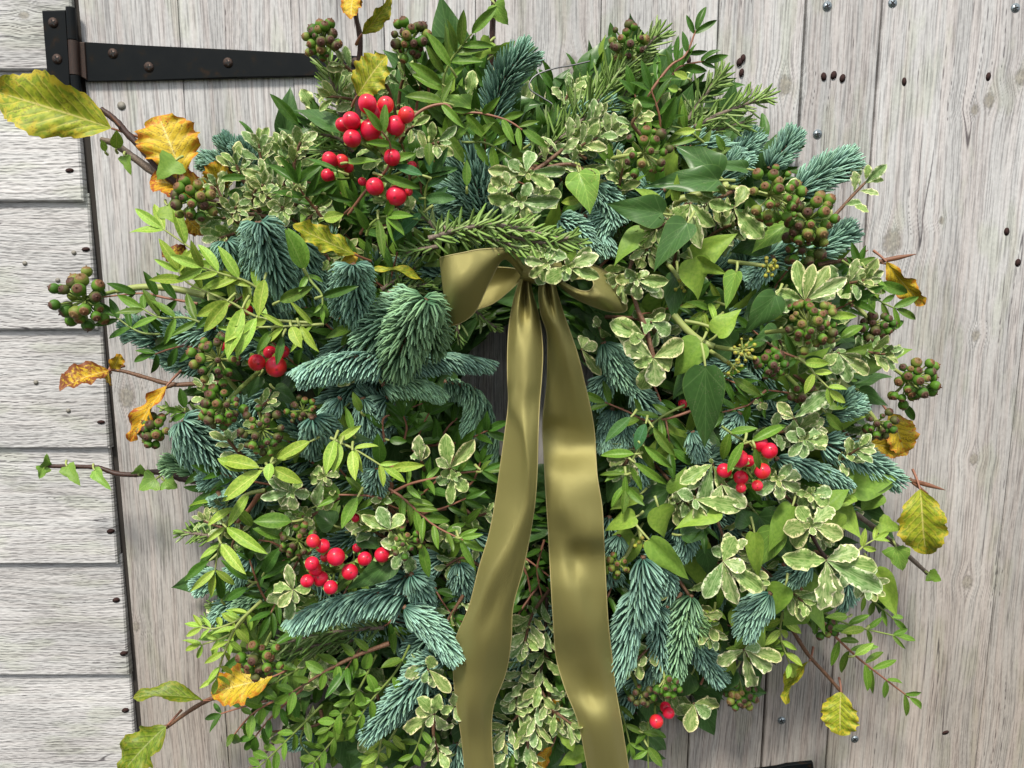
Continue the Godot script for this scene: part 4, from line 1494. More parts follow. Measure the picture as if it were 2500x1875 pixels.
	pitto([820, 760, 800, 500, 810, 330, 860, 170], 62, 64, 18, 190)
	pitto([720, 720, 700, 500, 700, 320, 720, 230], 60, 62, 14, 180)
	pitto([520, 760, 420, 600, 330, 500, 280, 350], 60, 66, 14, 180)
	pitto([500, 800, 300, 730, 160, 680, 110, 570], 62, 62, 14, 190)
	pitto([620, 860, 400, 820, 220, 850, 60, 880], 66, 66, 16, 190)
	pitto([600, 700, 520, 640, 520, 560], 78, 92, 16, 150)
	pitto([720, 860, 700, 800, 700, 760], 78, 98, 16, 150)
	pitto([500, 800, 430, 700, 460, 600], 76, 88, 14, 150)
	pitto([760, 800, 840, 700, 800, 600], 78, 86, 12, 150)
	pitto([900, 900, 980, 830, 1010, 760], 70, 84, 12, 150)
	pitto([300, 900, 250, 830, 280, 760], 70, 82, 12, 150)
	pitto([1000, 1140, 1080, 1180, 1130, 1240], 72, 80, 8, 150)
	pinnate([1060, 860, 960, 730, 900, 660, 830, 550], 84, 98, 3, 310, 2, {"wide": 0.24, "from": 0.3})
	single(2, 825, 552, 98, 548, 350, 96, 75, 0.3)
	single(2, 835, 548, 98, 1045, 362, 98, 100, -0.3)
	single(2, 905, 655, 94, 1190, 508, 96, 84, 0.2)
	single(2, 1200, 432, 92, 885, 305, 86, 52, 0.3)
	single(2, 390, 500, 78, 118, 495, 76, 70, 0.2)
	single(2, 350, 640, 74, 200, 630, 72, 90)
	single(2, 1090, 640, 92, 1360, 715, 90, 60, 0.5)
	single(2, 980, 740, 88, 1200, 560, 92, 90)
	single(0, 1070, 860, 96, 1250, 830, 98, 110, 0.2)
	single(1, 885, 1310, 108, 730, 945, 116, 150, 0.2)
	single(2, 1060, 1560, 112, 1385, 1460, 118, 90, 0.3)
	pinnate([890, 1310, 960, 1430, 1050, 1540, 1060, 1640], 104, 106, 2, 170, 1)
	rosemary([1600, 1500, 1750, 1400, 1900, 1300], 66, 72, 150, {"dark": 0.6})
	rosemary([1640, 1600, 1800, 1500, 2000, 1450], 68, 74, 160, {"dark": 0.6})
	pinnate([1200, 860, 1300, 780, 1420, 640], 76, 80, 4, 260, 2)
	pinnate([1400, 1000, 1440, 900, 1380, 780], 76, 82, 3, 240, 2)
	pinnate([1780, 800, 1700, 900, 1560, 930], 70, 72, 3, 240, 2)

# ---------- left side
func build_left():
	V(0, 0, 0.3857)
	var t := twig("beech_twig", [1420, 1290, 1160, 1190, 1000, 1060, 900, 945, 790, 830, 735, 765, 640, 690], 66, 66, 0.0022, 0.0015, "dark_twig", "reddish beech twig reaching out to the upper left")
	twig("grey_twig", [1160, 1200, 975, 1088, 850, 1000, 730, 915, 640, 882], 60, 60, 0.0026, 0.0016, "grey_twig", "greyish twig beside the reddish beech twig")
	buds(t, [760, 800, 690, 720, 1120, 1180, 1130, 1080], 68)
	beech("beech_green", 705, 812, 68, -115, 545, 78, 395, -0.1, {"label": "largest yellow-green beech leaf, at the far upper left over the hinge", "variant": 0})
	beech("beech_gold", 1150, 1100, 70, 1010, 705, 66, 375, -0.1, {"label": "golden speckled beech leaf standing upright left of the wreath", "variant": 1})
	beech("beech_orange", 1330, 1250, 62, 915, 1110, 66, 240, 0.3, {"label": "orange beech leaf behind the upper left berry cluster"})
	beech("beech_orange", 1180, 1380, 56, 1290, 1490, 58, 130, 0.2)
	beech("beech_orange", 1180, 1130, 56, 1360, 1270, 56, 120)
	single(0, 735, 940, 66, 742, 828, 72, 78, 0.2)
	single(0, 668, 960, 64, 636, 885, 66, 45, 0.2)
	young("ivy_under", 790, 990, 64, 828, 1112, 66, 80, 0.3)
	young("ivy_under", 1115, 1015, 76, 985, 1135, 80, 190, 0.2, {"label": "fresh heart-shaped green leaf on the upper left twig"})
	young("ivy_under", 1060, 1300, 70, 1170, 1440, 72, 190, 0.2)
	umbel(1245, 1268, 78, 1420, 1310, 60, 20, 140, 35, {"label": "green ivy berry cluster beside the orange leaf at the upper left"})
	V(0, 560, 0.3857)
	umbel(545, 445, 58, 740, 390, 50, 22, 185, 42, {"label": "green ivy berry cluster farthest out to the left", "open": 1.75, "face": 0.45})
	twig("ivy_stem", [740, 390, 900, 365, 1090, 375, 1300, 420], 50, 50, 0.002, 0.0022, "pale_stem")
	beech("beech_brown", 1250, 230, 56, 1025, 118, 60, 150, 0.2, {"label": "pinkish brown dry leaf at the left edge"})
	pinnate([1950, 590, 1650, 560, 1450, 455, 1200, 345, 1130, 260], 84, 88, 6, 235, 0, {"label": "yellow-green mastic sprig reaching left"})
	pinnate([1600, 385, 1420, 250, 1240, 140, 1030, -5], 74, 74, 5, 225, 0)
	pinnate([1700, 420, 1560, 330, 1400, 280, 1280, 240], 84, 92, 4, 220, 0)
	pinnate([1250, 470, 1040, 432, 900, 405, 640, 430], 60, 58, 4, 175, 2, {"stem": "red_stem"})
	pinnate([1300, 722, 1080, 668, 890, 652, 735, 556], 62, 56, 5, 190, 2, {"stem": "green_stem"})
	pinnate([1340, 620, 1180, 560, 1020, 560, 900, 500], 70, 66, 4, 200, 1)
	pinnate([1300, 770, 1150, 740, 980, 790], 64, 58, 3, 190, 2)
	pinnate([2050, 600, 1850, 612, 1570, 622], 92, 98, 3, 210, 0, {"wide": 0.2})
	single(1, 1930, 255, 104, 1815, -10, 108, 140, 0.2)
	single(0, 1370, 265, 84, 1585, 365, 88, 66, 0.3)
	single(1, 1770, 455, 104, 1985, 360, 108, 85, 0.2)
	single(0, 1675, 315, 96, 1630, 560, 100, 95, 0.2)
	single(0, 1535, 500, 96, 1430, 822, 106, 105, 0.1)
	single(0, 1625, 560, 96, 1490, 825, 104, 90, 0.2)
	single(0, 1440, 455, 94, 1285, 650, 98, 90, -0.2)
	single(0, 1845, 615, 100, 1905, 750, 106, 85, 0.2)
	single(0, 1900, 610, 98, 2015, 780, 104, 60, 0.4)
	single(2, 1790, 680, 92, 1745, 860, 96, 55)
	single(1, 1720, 640, 94, 1620, 790, 98, 60)
	fir([1000, 700, 880, 640, 820, 640], 46, 44, 130, {"sweep": 0.3})
	fir([1360, 620, 1200, 640, 1080, 600], 62, 56, 150)
	fir([1300, 820, 1150, 830, 1000, 760], 46, 42, 130)
	red_berries(1660, 700, [1625, 842, 53, 1748, 868, 66, 1710, 780, 44, 1790, 775, 40], 84, "two big red berries among slim leaves on the left")
	red_berries(1480, 660, [1420, 732, 40, 1572, 512, 30], 76)
	umbel(1385, 822, 90, 1500, 1020, 70, 24, 170, 31, {"label": "pale green ivy berry cluster, uppermost of the left group", "stem": "pale_stem"})
	umbel(1420, 1110, 94, 1640, 900, 74, 24, 150, 34, {"ripe": [0, 1, 0, 4, 2], "label": "brown-capped ivy berry cluster in the middle of the left group"})
	umbel(1660, 1265, 92, 1700, 1120, 72, 22, 160, 30, {"ripe": [4, 1, 4, 2], "label": "brownest ivy berry cluster, lowest of the left group"})
	umbel(1000, 1278, 60, 1220, 1290, 50, 15, 115, 34, {"label": "ivy berry cluster hanging out left below the orange leaf"})
	umbel(1920, 1150, 78, 2000, 1260, 64, 13, 105, 25, {"ripe": [4, 1, 4], "label": "small dark ivy berry cluster above the blue fir"})
	pitto([1700, 1250, 1640, 1160, 1700, 1080], 80, 84, 8, 120)
	pitto([1400, 1150, 1320, 1080, 1290, 1000], 62, 66, 9, 110)
	pitto([1560, 1450, 1500, 1400, 1440, 1330], 78, 86, 7, 120)
	var tw := twig("beech_twig", [1400, 970, 1260, 975, 1090, 982, 930, 940, 790, 900, 690, 885], 54, 58, 0.0015, 0.001, "brown_twig", "thin beech twig with curled autumn leaves on the left")
	twig("beech_twig", [1090, 985, 1045, 1003], 56, 57, 0.0015, 0.0009, "brown_twig")
	beech("beech_brown", 690, 895, 60, 362, 1000, 78, 235, 0.5, {"label": "curled brown and yellow leaf farthest out on the left twig", "variant": 2})
	beech("beech_gold", 705, 890, 58, 770, 795, 60, 90, 0.5)
	beech("beech_gold", 690, 900, 58, 690, 990, 52, 80, 0.9)
	beech("beech_orange", 1055, 990, 60, 795, 1345, 62, 130, 0.5, {"label": "long orange leaf hanging down on the left", "variant": 4})
	var vine := twig("ivy_vine", [1420, 1600, 1270, 1592, 1160, 1580, 1050, 1540, 950, 1538, 860, 1552, 740, 1546, 620, 1508, 480, 1502, 280, 1498], 34, 30, 0.0024, 0.0012, "dark_twig", "bare dark ivy vine trailing left across the boards")
	young("ivy_mid", 285, 1500, 32, 300, 1420, 34, 75, 0.5)
	young("ivy_mid", 275, 1505, 32, 250, 1580, 36, 100, -0.3)
	young("ivy_under", 425, 1500, 34, 505, 1625, 40, 110, 0.3)
	young("ivy_mid", 600, 1525, 34, 700, 1655, 40, 90, 0.5)
	young("ivy_mid", 880, 1545, 34, 890, 1490, 36, 110, 0.2)
	young("ivy_mid", 985, 1580, 36, 870, 1650, 40, 170, 0.2)
	young("ivy_mid", 1040, 1590, 36, 1125, 1640, 36, 130, 0.2)
	fir([1160, 1215, 1260, 1320, 1400, 1440, 1520, 1500], 84, 60, 175, {"sweep": 0.75, "n": 330, "label": "blue fir sprig at the left edge below the berry clusters"})
	fir([1150, 1240, 1200, 1400, 1330, 1480], 76, 58, 165, {"sweep": 0.7})
	fir([1240, 1540, 1150, 1480, 1070, 1500], 46, 44, 120, {"tone": 0.6})
	rosemary([1300, 1150, 1200, 1160, 1040, 1130], 52, 48, 90)
	single(2, 1170, 1130, 56, 1140, 1000, 56, 60)
	single(2, 1090, 1210, 54, 1180, 1165, 56, 50)
	single(1, 1040, 1135, 54, 1160, 1155, 54, 45, 0.4)
	single(0, 1540, 1530, 90, 1365, 1450, 94, 90, 0.2)
	single(0, 1750, 1450, 92, 1950, 1350, 96, 90, 0.2)
	ivy("ivy", 1640, 930, 72, 1560, 1080, 74, 110)
	ivy("ivy", 1740, 1010, 70, 1900, 1110, 70, 120)
	ivy("ivy", 1700, 1080, 64, 1850, 1200, 62, 130)
	# the blue fir round the hole's left side
	V(700, 600, 0.3857)
	fir([880, 345, 800, 480, 740, 620, 700, 760], 120, 86, 240, {"sweep": 0.85, "tone": 0.5, "n": 330, "label": "greenish fir tuft hanging left of the wreath's hole"})
	fir([850, 350, 900, 500, 900, 640], 116, 84, 230, {"sweep": 0.85, "tone": 0.5, "n": 240})
	fir([820, 370, 660, 470, 520, 600], 104, 82, 220, {"sweep": 0.8, "tone": 0.3})
	fir([620, 720, 420, 710, 250, 740, 90, 790], 84, 108, 165, {"bx": 0.3, "by": 1.0, "bw": 0.7, "n": 330, "label": "blue fir sprig lying level, its tip pointing left"})
	fir([560, 800, 800, 730, 1020, 700, 1270, 730], 74, 68, 140, {"bx": 0.25, "by": 1.0, "bw": 0.9, "n": 320, "label": "level fir sprig reaching right into the wreath's hole"})
	fir([600, 880, 760, 860, 880, 880, 965, 920], 78, 76, 125, {"bx": 0.1, "by": 1.0, "bw": 0.9, "tone": 0.4})
	fir([1000, 860, 1110, 890, 1190, 960, 1190, 1080, 1160, 1190], 52, 66, 125, {"bx": -0.8, "by": 0.5, "bw": 0.7, "tone": 0.3, "n": 280})
	fir([1180, 900, 1270, 1040, 1310, 1200, 1310, 1380], 44, 54, 130, {"bx": -0.6, "by": 0.4, "bw": 0.8, "tone": 0.3, "n": 280, "label": "narrow fir sprig hanging down beside the left ribbon tail"})
	fir([160, 1085, 160, 1180, 150, 1290], 100, 80, 150, {"sweep": 0.7, "n": 220})
	fir([170, 1080, 250, 1150, 300, 1230], 96, 78, 150, {"sweep": 0.7})
	fir([340, 960, 300, 1020, 250, 1090], 80, 84, 120, {"sweep": 0.6})
	fir([570, 1420, 565, 1490, 560, 1570], 90, 78, 120, {"sweep": 0.75, "n": 200})
	fir([480, 960, 520, 1080, 560, 1200], 58, 56, 130)
	fir([640, 960, 560, 1050, 520, 1150], 54, 54, 130)
	single(1, 470, 1050, 92, 410, 925, 96, 60)
	single(1, 415, 1180, 94, 370, 1010, 94, 55, 0.3)
	ivy("ivy", 300, 1180, 64, 560, 1240, 66, 100, 0.3)
	pinnate([620, 1240, 610, 1100, 700, 1060, 880, 990], 60, 58, 4, 180, 2)
	pinnate([800, 1300, 850, 1160, 900, 1060], 56, 60, 4, 190, 2)
	pinnate([950, 1260, 1020, 1150, 1080, 1090], 54, 50, 4, 180, 2)
	pinnate([740, 1240, 760, 1150, 740, 1080], 60, 62, 3, 170, 2)
	single(2, 650, 1230, 74, 760, 1240, 76, 60)
	single(2, 590, 1380, 86, 585, 1190, 92, 95)
	rosemary([900, 330, 760, 400, 680, 480], 60, 62, 120, {"dark": 0.7})
	rosemary([1180, 380, 1240, 460, 1330, 520], 70, 74, 90)
	rosemary([1100, 470, 1080, 540, 1100, 600], 56, 56, 90, {"dark": 0.7})
	rosemary([640, 300, 760, 280, 900, 260], 74, 72, 120, {"dark": 0.7})

# ---------- bottom left and bottom
func build_bottom():
	V(450, 1000, 0.3617)
	single(0, 510, 395, 96, 205, 335, 92, 110, 0.2)
	single(0, 530, 410, 96, 240, 612, 94, 120, 0.3, {"label": "long yellow-green leaf with dark specks at the left"})
	single(0, 585, 360, 100, 555, 480, 104, 80, 0.4)
	single(0, 590, 395, 98, 805, 495, 98, 100, 0.2)
	pinnate([985, 190, 1080, 235, 1180, 285, 1340, 385], 96, 98, 3, 200, 0)
	single(0, 1015, 205, 100, 950, 435, 108, 95, 0.2)
	single(0, 1055, 235, 100, 1000, 430, 106, 80)
	single(0, 1135, 275, 100, 1150, 480, 108, 85, 0.2, {"label": "yellow-green leaflet hanging straight down in the lower left"})
	single(0, 850, 215, 96, 618, 325, 98, 85, 0.2)
	single(0, 1400, 395, 94, 1620, 378, 98, 75, 0.1)
	pinnate([545, 545, 400, 585, 300, 740, 240, 900, 205, 1100], 80, 76, 5, 215, 0, {"r": 0.0013, "label": "pale drooping mastic sprig at the lower left edge"})
	single(0, 285, 795, 84, 560, 980, 92, 90, 0.2)
	single(0, 250, 905, 84, 412, 1115, 92, 90, 0.2)
	twig("red_stem", [540, 545, 500, 580, 440, 670, 360, 760], 76, 70, 0.0018, 0.0012, "red_stem")
	single(1, 725, 755, 92, 458, 755, 96, 125, 0.1, {"label": "broad olive-green leaf above the lower left red berries"})
	single(1, 670, 865, 90, 462, 795, 94, 95, 0.2)
	twig("red_stem", [1480, 370, 1360, 410, 1400, 520, 1350, 580], 90, 76, 0.0009, 0.0015, "red_stem")
	pinnate([1380, 530, 1480, 600, 1580, 690, 1700, 790, 1880, 880], 84, 90, 7, 190, 1, {"stem": "red_stem", "label": "pink-stemmed mastic sprig running down to the left ribbon tail"})
	pinnate([1400, 560, 1530, 500, 1700, 460, 1850, 430, 2030, 412], 84, 92, 5, 165, 1, {"stem": "red_stem"})
	single(2, 2015, 412, 96, 2178, 345, 98, 45, 0.3)
	single(2, 2000, 405, 96, 2162, 510, 98, 45, 0.3)
	pinnate([1330, 600, 1230, 580, 1040, 575], 82, 86, 3, 180, 1, {"stem": "red_stem"})
	single(1, 1170, 590, 90, 1055, 805, 94, 100, 0.2)
	pinnate([1500, 760, 1620, 700, 1760, 660, 1900, 600], 70, 74, 4, 170, 2)
	pinnate([1400, 840, 1300, 700, 1320, 560], 76, 80, 4, 180, 1)
	pinnate([1880, 540, 1950, 480, 2000, 350], 66, 70, 3, 160, 2)
	pinnate([1750, 960, 1800, 850, 1900, 760], 64, 72, 4, 180, 1)
	single(1, 1600, 900, 92, 1650, 1145, 92, 80, 0.1)
	single(1, 1860, 880, 92, 1965, 1085, 94, 55, 0.2)
	single(1, 1870, 865, 94, 2020, 840, 96, 50, 0.2)
	rosette(725, 555, 92, [560, 480, 660, 690, 740, 690, 850, 570, 510, 600, 600, 440, 640, 640, 790, 480], 95, {"label": "pittosporum rosette in the middle of the lower left"})
	rosette(945, 450, 92, [840, 470, 870, 400, 990, 520, 1050, 430, 900, 510, 950, 370, 870, 670], 95)
	rosette(1000, 540, 86, [880, 680, 1000, 580, 960, 690], 90, {"bud": false})
	rosette(1790, 395, 98, [1768, 160, 1965, 205, 1700, 330, 1830, 480], 125, {"label": "pittosporum leaves standing upright left of the ribbon tail", "bud": false})
	rosette(1600, 345, 90, [1572, 172, 1640, 240, 1540, 290], 110, {"bud": false})
	rosette(1820, 440, 94, [1700, 500, 1790, 650, 1910, 560, 1850, 600, 1730, 420], 105)
	rosette(1390, 810, 94, [1185, 712, 1300, 660, 1480, 700, 1420, 900], 115, {"bud": false})
	rosette(1480, 950, 90, [1545, 1105, 1400, 1080, 1290, 985, 1320, 880, 1430, 860], 120)
	rosette(1760, 860, 84, [1770, 955, 1690, 880, 1740, 760, 1860, 800], 100)
	rosette(800, 720, 84, [870, 780, 780, 830, 860, 690], 90, {"bud": false})
	pitto([1420, 700, 1360, 640, 1340, 600], 72, 80, 8, 110)
	pitto([1900, 680, 1960, 720, 2040, 700], 66, 70, 7, 110)
	pitto([2000, 1060, 1880, 1000, 1760, 1060], 60, 70, 7, 130)
	pitto([400, 800, 320, 740, 250, 640], 64, 66, 10, 110)
	pitto([380, 850, 260, 800, 130, 750], 58, 58, 10, 110)
	pitto([330, 960, 330, 900, 370, 830], 62, 70, 8, 110)
	rosette(735, 1215, 96, [688, 1045, 585, 1195, 560, 1300, 760, 1310, 860, 1210, 700, 1440, 640, 1340], 105, {"label": "pittosporum leaves at the left end of the level fir sprig", "bud": false})
	umbel(770, 885, 88, 800, 760, 70, 15, 135, 30, {"label": "ivy berry cluster left of the lower red berries", "ripe": [4, 1, 0]})
	umbel(1490, 890, 96, 1440, 800, 84, 10, 120, 25, {"label": "sparse ivy berry cluster on cream-edged leaves"})
	red_berries(1010, 1100, [870, 888, 46, 935, 922, 50, 1025, 995, 62, 948, 998, 32, 862, 1040, 50, 882, 1077, 47, 830, 1157, 46, 920, 1142, 56, 988, 1200, 49, 1117, 1095, 57, 1216, 1008, 49], 98, "cluster of round red berries at the lower left")
	red_berries(1280, 1020, [1335, 982, 54, 1165, 935, 32, 1155, 732, 30], 88, "red berry half hidden by a cream-edged leaf")
	ivy("ivy", 1420, 1010, 84, 1090, 1235, 86, 190, -0.3, {"label": "dull dark leaf lying under the lower left red berries", "variant": 1})
	ivy("ivy", 1180, 860, 78, 1340, 940, 78, 130)
	ivy("ivy", 1010, 780, 66, 860, 680, 62, 180)
	ivy("ivy", 1120, 820, 64, 1260, 760, 60, 150)
	fir([1500, 1250, 1300, 1240, 1100, 1270, 900, 1330, 760, 1390], 76, 88, 205, {"bx": 0.0, "by": 1.0, "bw": 1.1, "n": 400, "label": "long level fir sprig with a comb of needles below the red berries"})
	fir([1530, 1110, 1580, 1180, 1620, 1300], 92, 76, 180, {"sweep": 0.6, "n": 260})
	fir([1500, 1120, 1430, 1160, 1360, 1170], 78, 66, 160)
	fir([1480, 1330, 1580, 1400, 1690, 1500, 1800, 1640], 84, 92, 180, {"sweep": 0.55, "n": 360, "label": "blue fir sprig bending down beside the left ribbon tail"})
	fir([1850, 1030, 1870, 1120, 1880, 1200], 72, 64, 130)
	fir([1750, 1000, 1650, 1050, 1560, 1090], 60, 60, 140)
	fir([230, 560, 235, 570, 240, 590], 58, 92, 110, {"sweep": 0.35, "n": 300, "label": "round blue fir tuft seen end on at the left edge"})
	fir([420, 560, 330, 600, 240, 640], 60, 62, 120)
	fir([380, 470, 260, 440, 140, 480], 56, 56, 120)
	fir([260, 1120, 170, 1150, 100, 1190], 54, 54, 125)
	fir([460, 980, 380, 1080, 300, 1150], 58, 56, 130)
	fir([360, 1280, 290, 1330, 230, 1400], 48, 48, 120)
	fir([560, 1230, 450, 1280, 380, 1340], 52, 52, 120, {"tone": 0.4})
	rosemary([200, 860, 100, 840, -20, 830], 48, 44, 120)
	rosemary([1350, 1470, 1100, 1490, 850, 1530, 600, 1600], 66, 62, 170, {"dark": 0.75})
	rosemary([1250, 1560, 1000, 1570, 700, 1640], 60, 56, 170, {"dark": 0.7})
	single(0, 300, 620, 60, 0, 648, 52, 35, 0.4)
	single(2, 430, 1150, 78, 240, 1015, 80, 70)
	single(2, 170, 1020, 66, -10, 1160, 62, 80, 0.2)
	single(2, 250, 1280, 70, 220, 1080, 74, 75, 0.3)
	single(2, 430, 1200, 72, 270, 1290, 70, 70)
	single(2, 720, 1020, 74, 510, 1145, 76, 80)
	single(2, 540, 1100, 76, 640, 920, 80, 90)
	pinnate([560, 1300, 500, 1190, 440, 1010], 66, 72, 4, 160, 2)
	pinnate([700, 960, 600, 900, 500, 880], 66, 70, 3, 180, 2)
	V(200, 1200, 0.4521)
	umbel(965, 885, 80, 1060, 700, 62, 20, 130, 31, {"label": "ivy berry cluster over the yellow leaf at the lower left", "ripe": [0, 1, 4, 0], "fwd": 0.9})
	beech("beech_gold", 1030, 1000, 60, 700, 1080, 62, 240, 0.2, {"label": "yellow leaf with brown stripes under the lower left berry cluster", "variant": 3})
	var t := twig("beech_twig", [860, 1050, 720, 1108, 600, 1172, 455, 1275], 50, 48, 0.0016, 0.0012, "brown_twig", "beech twig pointing out at the bottom left")
	buds(t, [700, 1115, 640, 1130, 480, 1260, 440, 1262], 50)
	beech("beech_olive", 655, 1130, 52, 258, 1085, 60, 130, 0.6, {"label": "dark olive leaf lying level at the bottom left", "variant": 0})
	beech("beech_olive", 455, 1268, 50, 190, 1520, 58, 240, 0.2, {"label": "olive leaf with holes at the bottom left corner", "variant": 4})
	pinnate([1660, 820, 1480, 888, 1300, 980, 1120, 1095], 74, 72, 6, 135, 1, {"stem": "brown_twig", "wide": 0.42, "r": 0.0016, "lean": 1.15, "label": "brown-stemmed mastic sprig at the bottom left"})
	pinnate([1770, 830, 1690, 980, 1560, 1130, 1480, 1260], 72, 66, 6, 130, 1, {"wide": 0.42})
	pinnate([1590, 880, 1500, 1060, 1400, 1200, 1330, 1290], 70, 66, 6, 130, 1, {"wide": 0.42})
	pinnate([1300, 1150, 1150, 1300, 1050, 1400, 950, 1490], 58, 48, 6, 130, 1, {"wide": 0.38})
	pinnate([1480, 1160, 1390, 1300, 1250, 1470], 58, 48, 5, 135, 1, {"wide": 0.38})
	pinnate([1140, 1090, 1000, 1150, 900, 1220, 825, 1310], 62, 52, 5, 135, 1, {"stem": "red_stem", "wide": 0.38})
	pinnate([1200, 1060, 1040, 1200, 930, 1330], 54, 48, 5, 130, 2, {"wide": 0.38})
	pinnate([1250, 900, 1130, 980, 980, 1070], 60, 56, 5, 120, 1, {"wide": 0.4})
	pinnate([1000, 1130, 880, 1160, 750, 1200], 48, 44, 3, 125, 2)
	pinnate([970, 590, 840, 720, 765, 880, 728, 1010], 72, 66, 6, 130, 0, {"r": 0.0012, "label": "pale curved mastic sprig hanging beside the lower left berries"})
	pinnate([960, 600, 850, 690, 720, 740, 640, 730], 66, 58, 5, 120, 0)
	pinnate([900, 660, 800, 770, 640, 830], 60, 52, 4, 130, 0)
	pinnate([1620, 1320, 1600, 1420, 1560, 1560], 50, 46, 4, 120, 0, {"wide": 0.38})
	pinnate([1850, 1250, 1800, 1400, 1700, 1540], 56, 52, 5, 120, 1, {"wide": 0.38})
	pinnate([1700, 1280, 1640, 1370, 1560, 1450], 46, 42, 4, 110, 0, {"wide": 0.38})
	pinnate([1240, 1200, 1180, 1340, 1230, 1420], 44, 42, 3, 130, 1)
	twig("grey_twig", [900, 1510, 960, 1440, 1020, 1370, 1070, 1310], 20, 26, 0.0018, 0.0016, "grey_twig")
	rosemary([1000, 660, 850, 640, 700, 620], 46, 42, 90)
	rosemary([960, 700, 800, 720, 660, 700], 46, 42, 90)
	pitto([1350, 1000, 1300, 1060, 1260, 1040], 58, 62, 5, 110)
	pitto([1560, 1000, 1590, 1080, 1610, 1160], 56, 60, 6, 110)
	pitto([1290, 1180, 1270, 1260, 1010, 1300], 46, 46, 5, 90)
	fir([1870, 960, 1760, 1070, 1680, 1170, 1550, 1310], 72, 62, 140, {"sweep": 0.45, "n": 330, "label": "blue fir sprig pointing down to the bottom edge"})
	fir([1960, 900, 1860, 930, 1780, 980], 76, 70, 110)
	fir([2030, 1360, 2020, 1430, 2010, 1520], 56, 54, 110)
	fir([1250, 1290, 1180, 1330, 1120, 1350], 30, 28, 90)
	rosette(1900, 1200, 84, [1815, 1110, 1720, 1300, 1860, 1270, 1960, 1290, 1930, 1100, 1800, 1180], 95, {"label": "pittosporum rosette at the bottom left of the ribbon tail", "bud": false})
	rosette(1870, 960, 86, [1990, 1090, 1900, 890, 1950, 1000, 1840, 1040], 90, {"bud": false})
	rosette(2010, 1160, 80, [1935, 1190, 2010, 1090, 2050, 1240], 95, {"bud": false})
	pitto([1900, 1200, 1900, 1320, 1930, 1420], 64, 66, 9, 110)
	pitto([2060, 560, 2010, 640, 1960, 720], 72, 74, 8, 120)
	# between and below the two tails
	V(1100, 1200, 0.5877)
	pitto([400, 440, 392, 600, 370, 800, 345, 1000], 56, 66, 30, 105, {"stem": "dark_twig", "from": 0.05, "label": "long pittosporum spray hanging between the ribbon tails"})
	pitto([380, 540, 320, 700, 270, 860], 52, 60, 16, 105)
	pitto([370, 760, 300, 900, 210, 1010], 56, 60, 14, 105)
	pitto([380, 900, 310, 1000, 200, 1100], 56, 60, 12, 100)
	pitto([330, 960, 320, 1050, 340, 1130], 54, 60, 10, 100)
	pitto([400, 800, 420, 900, 440, 960], 52, 58, 8, 90)
	pinnate([300, 300, 330, 420, 290, 560], 46, 50, 4, 95, 2)
	pinnate([390, 200, 360, 320, 380, 440], 44, 48, 4, 95, 2)
	fir([330, 620, 300, 680, 270, 740], 50, 52, 80)
	fir([40, 300, 40, 360, 50, 420], 60, 60, 80)
	beech("beech_orange", 470, 800, 44, 430, 980, 46, 60, 0.4)
	beech("beech_orange", 420, 1060, 44, 350, 1180, 46, 70, 0.3)
	young("ivy_under", 470, 960, 56, 510, 1090, 64, 130, 0.2)
	ivy("ivy_under", 560, 1080, 50, 440, 1140, 50, 80)
	single(1, 250, 1000, 58, 300, 1060, 60, 40)
	single(1, 230, 1060, 58, 260, 1150, 60, 44)
	single(2, 300, 720, 44, 280, 800, 44, 44)
	pinnate([820, 955, 820, 1060, 822, 1160], 48, 46, 3, 105, 1, {"label": "green mastic sprig hanging at the bottom right of the tails"})
	pinnate([690, 860, 720, 950, 745, 1050], 48, 46, 3, 100, 1)
	single(1, 820, 1060, 50, 880, 1149, 52, 44)
	single(1, 800, 1000, 50, 870, 1010, 50, 30)

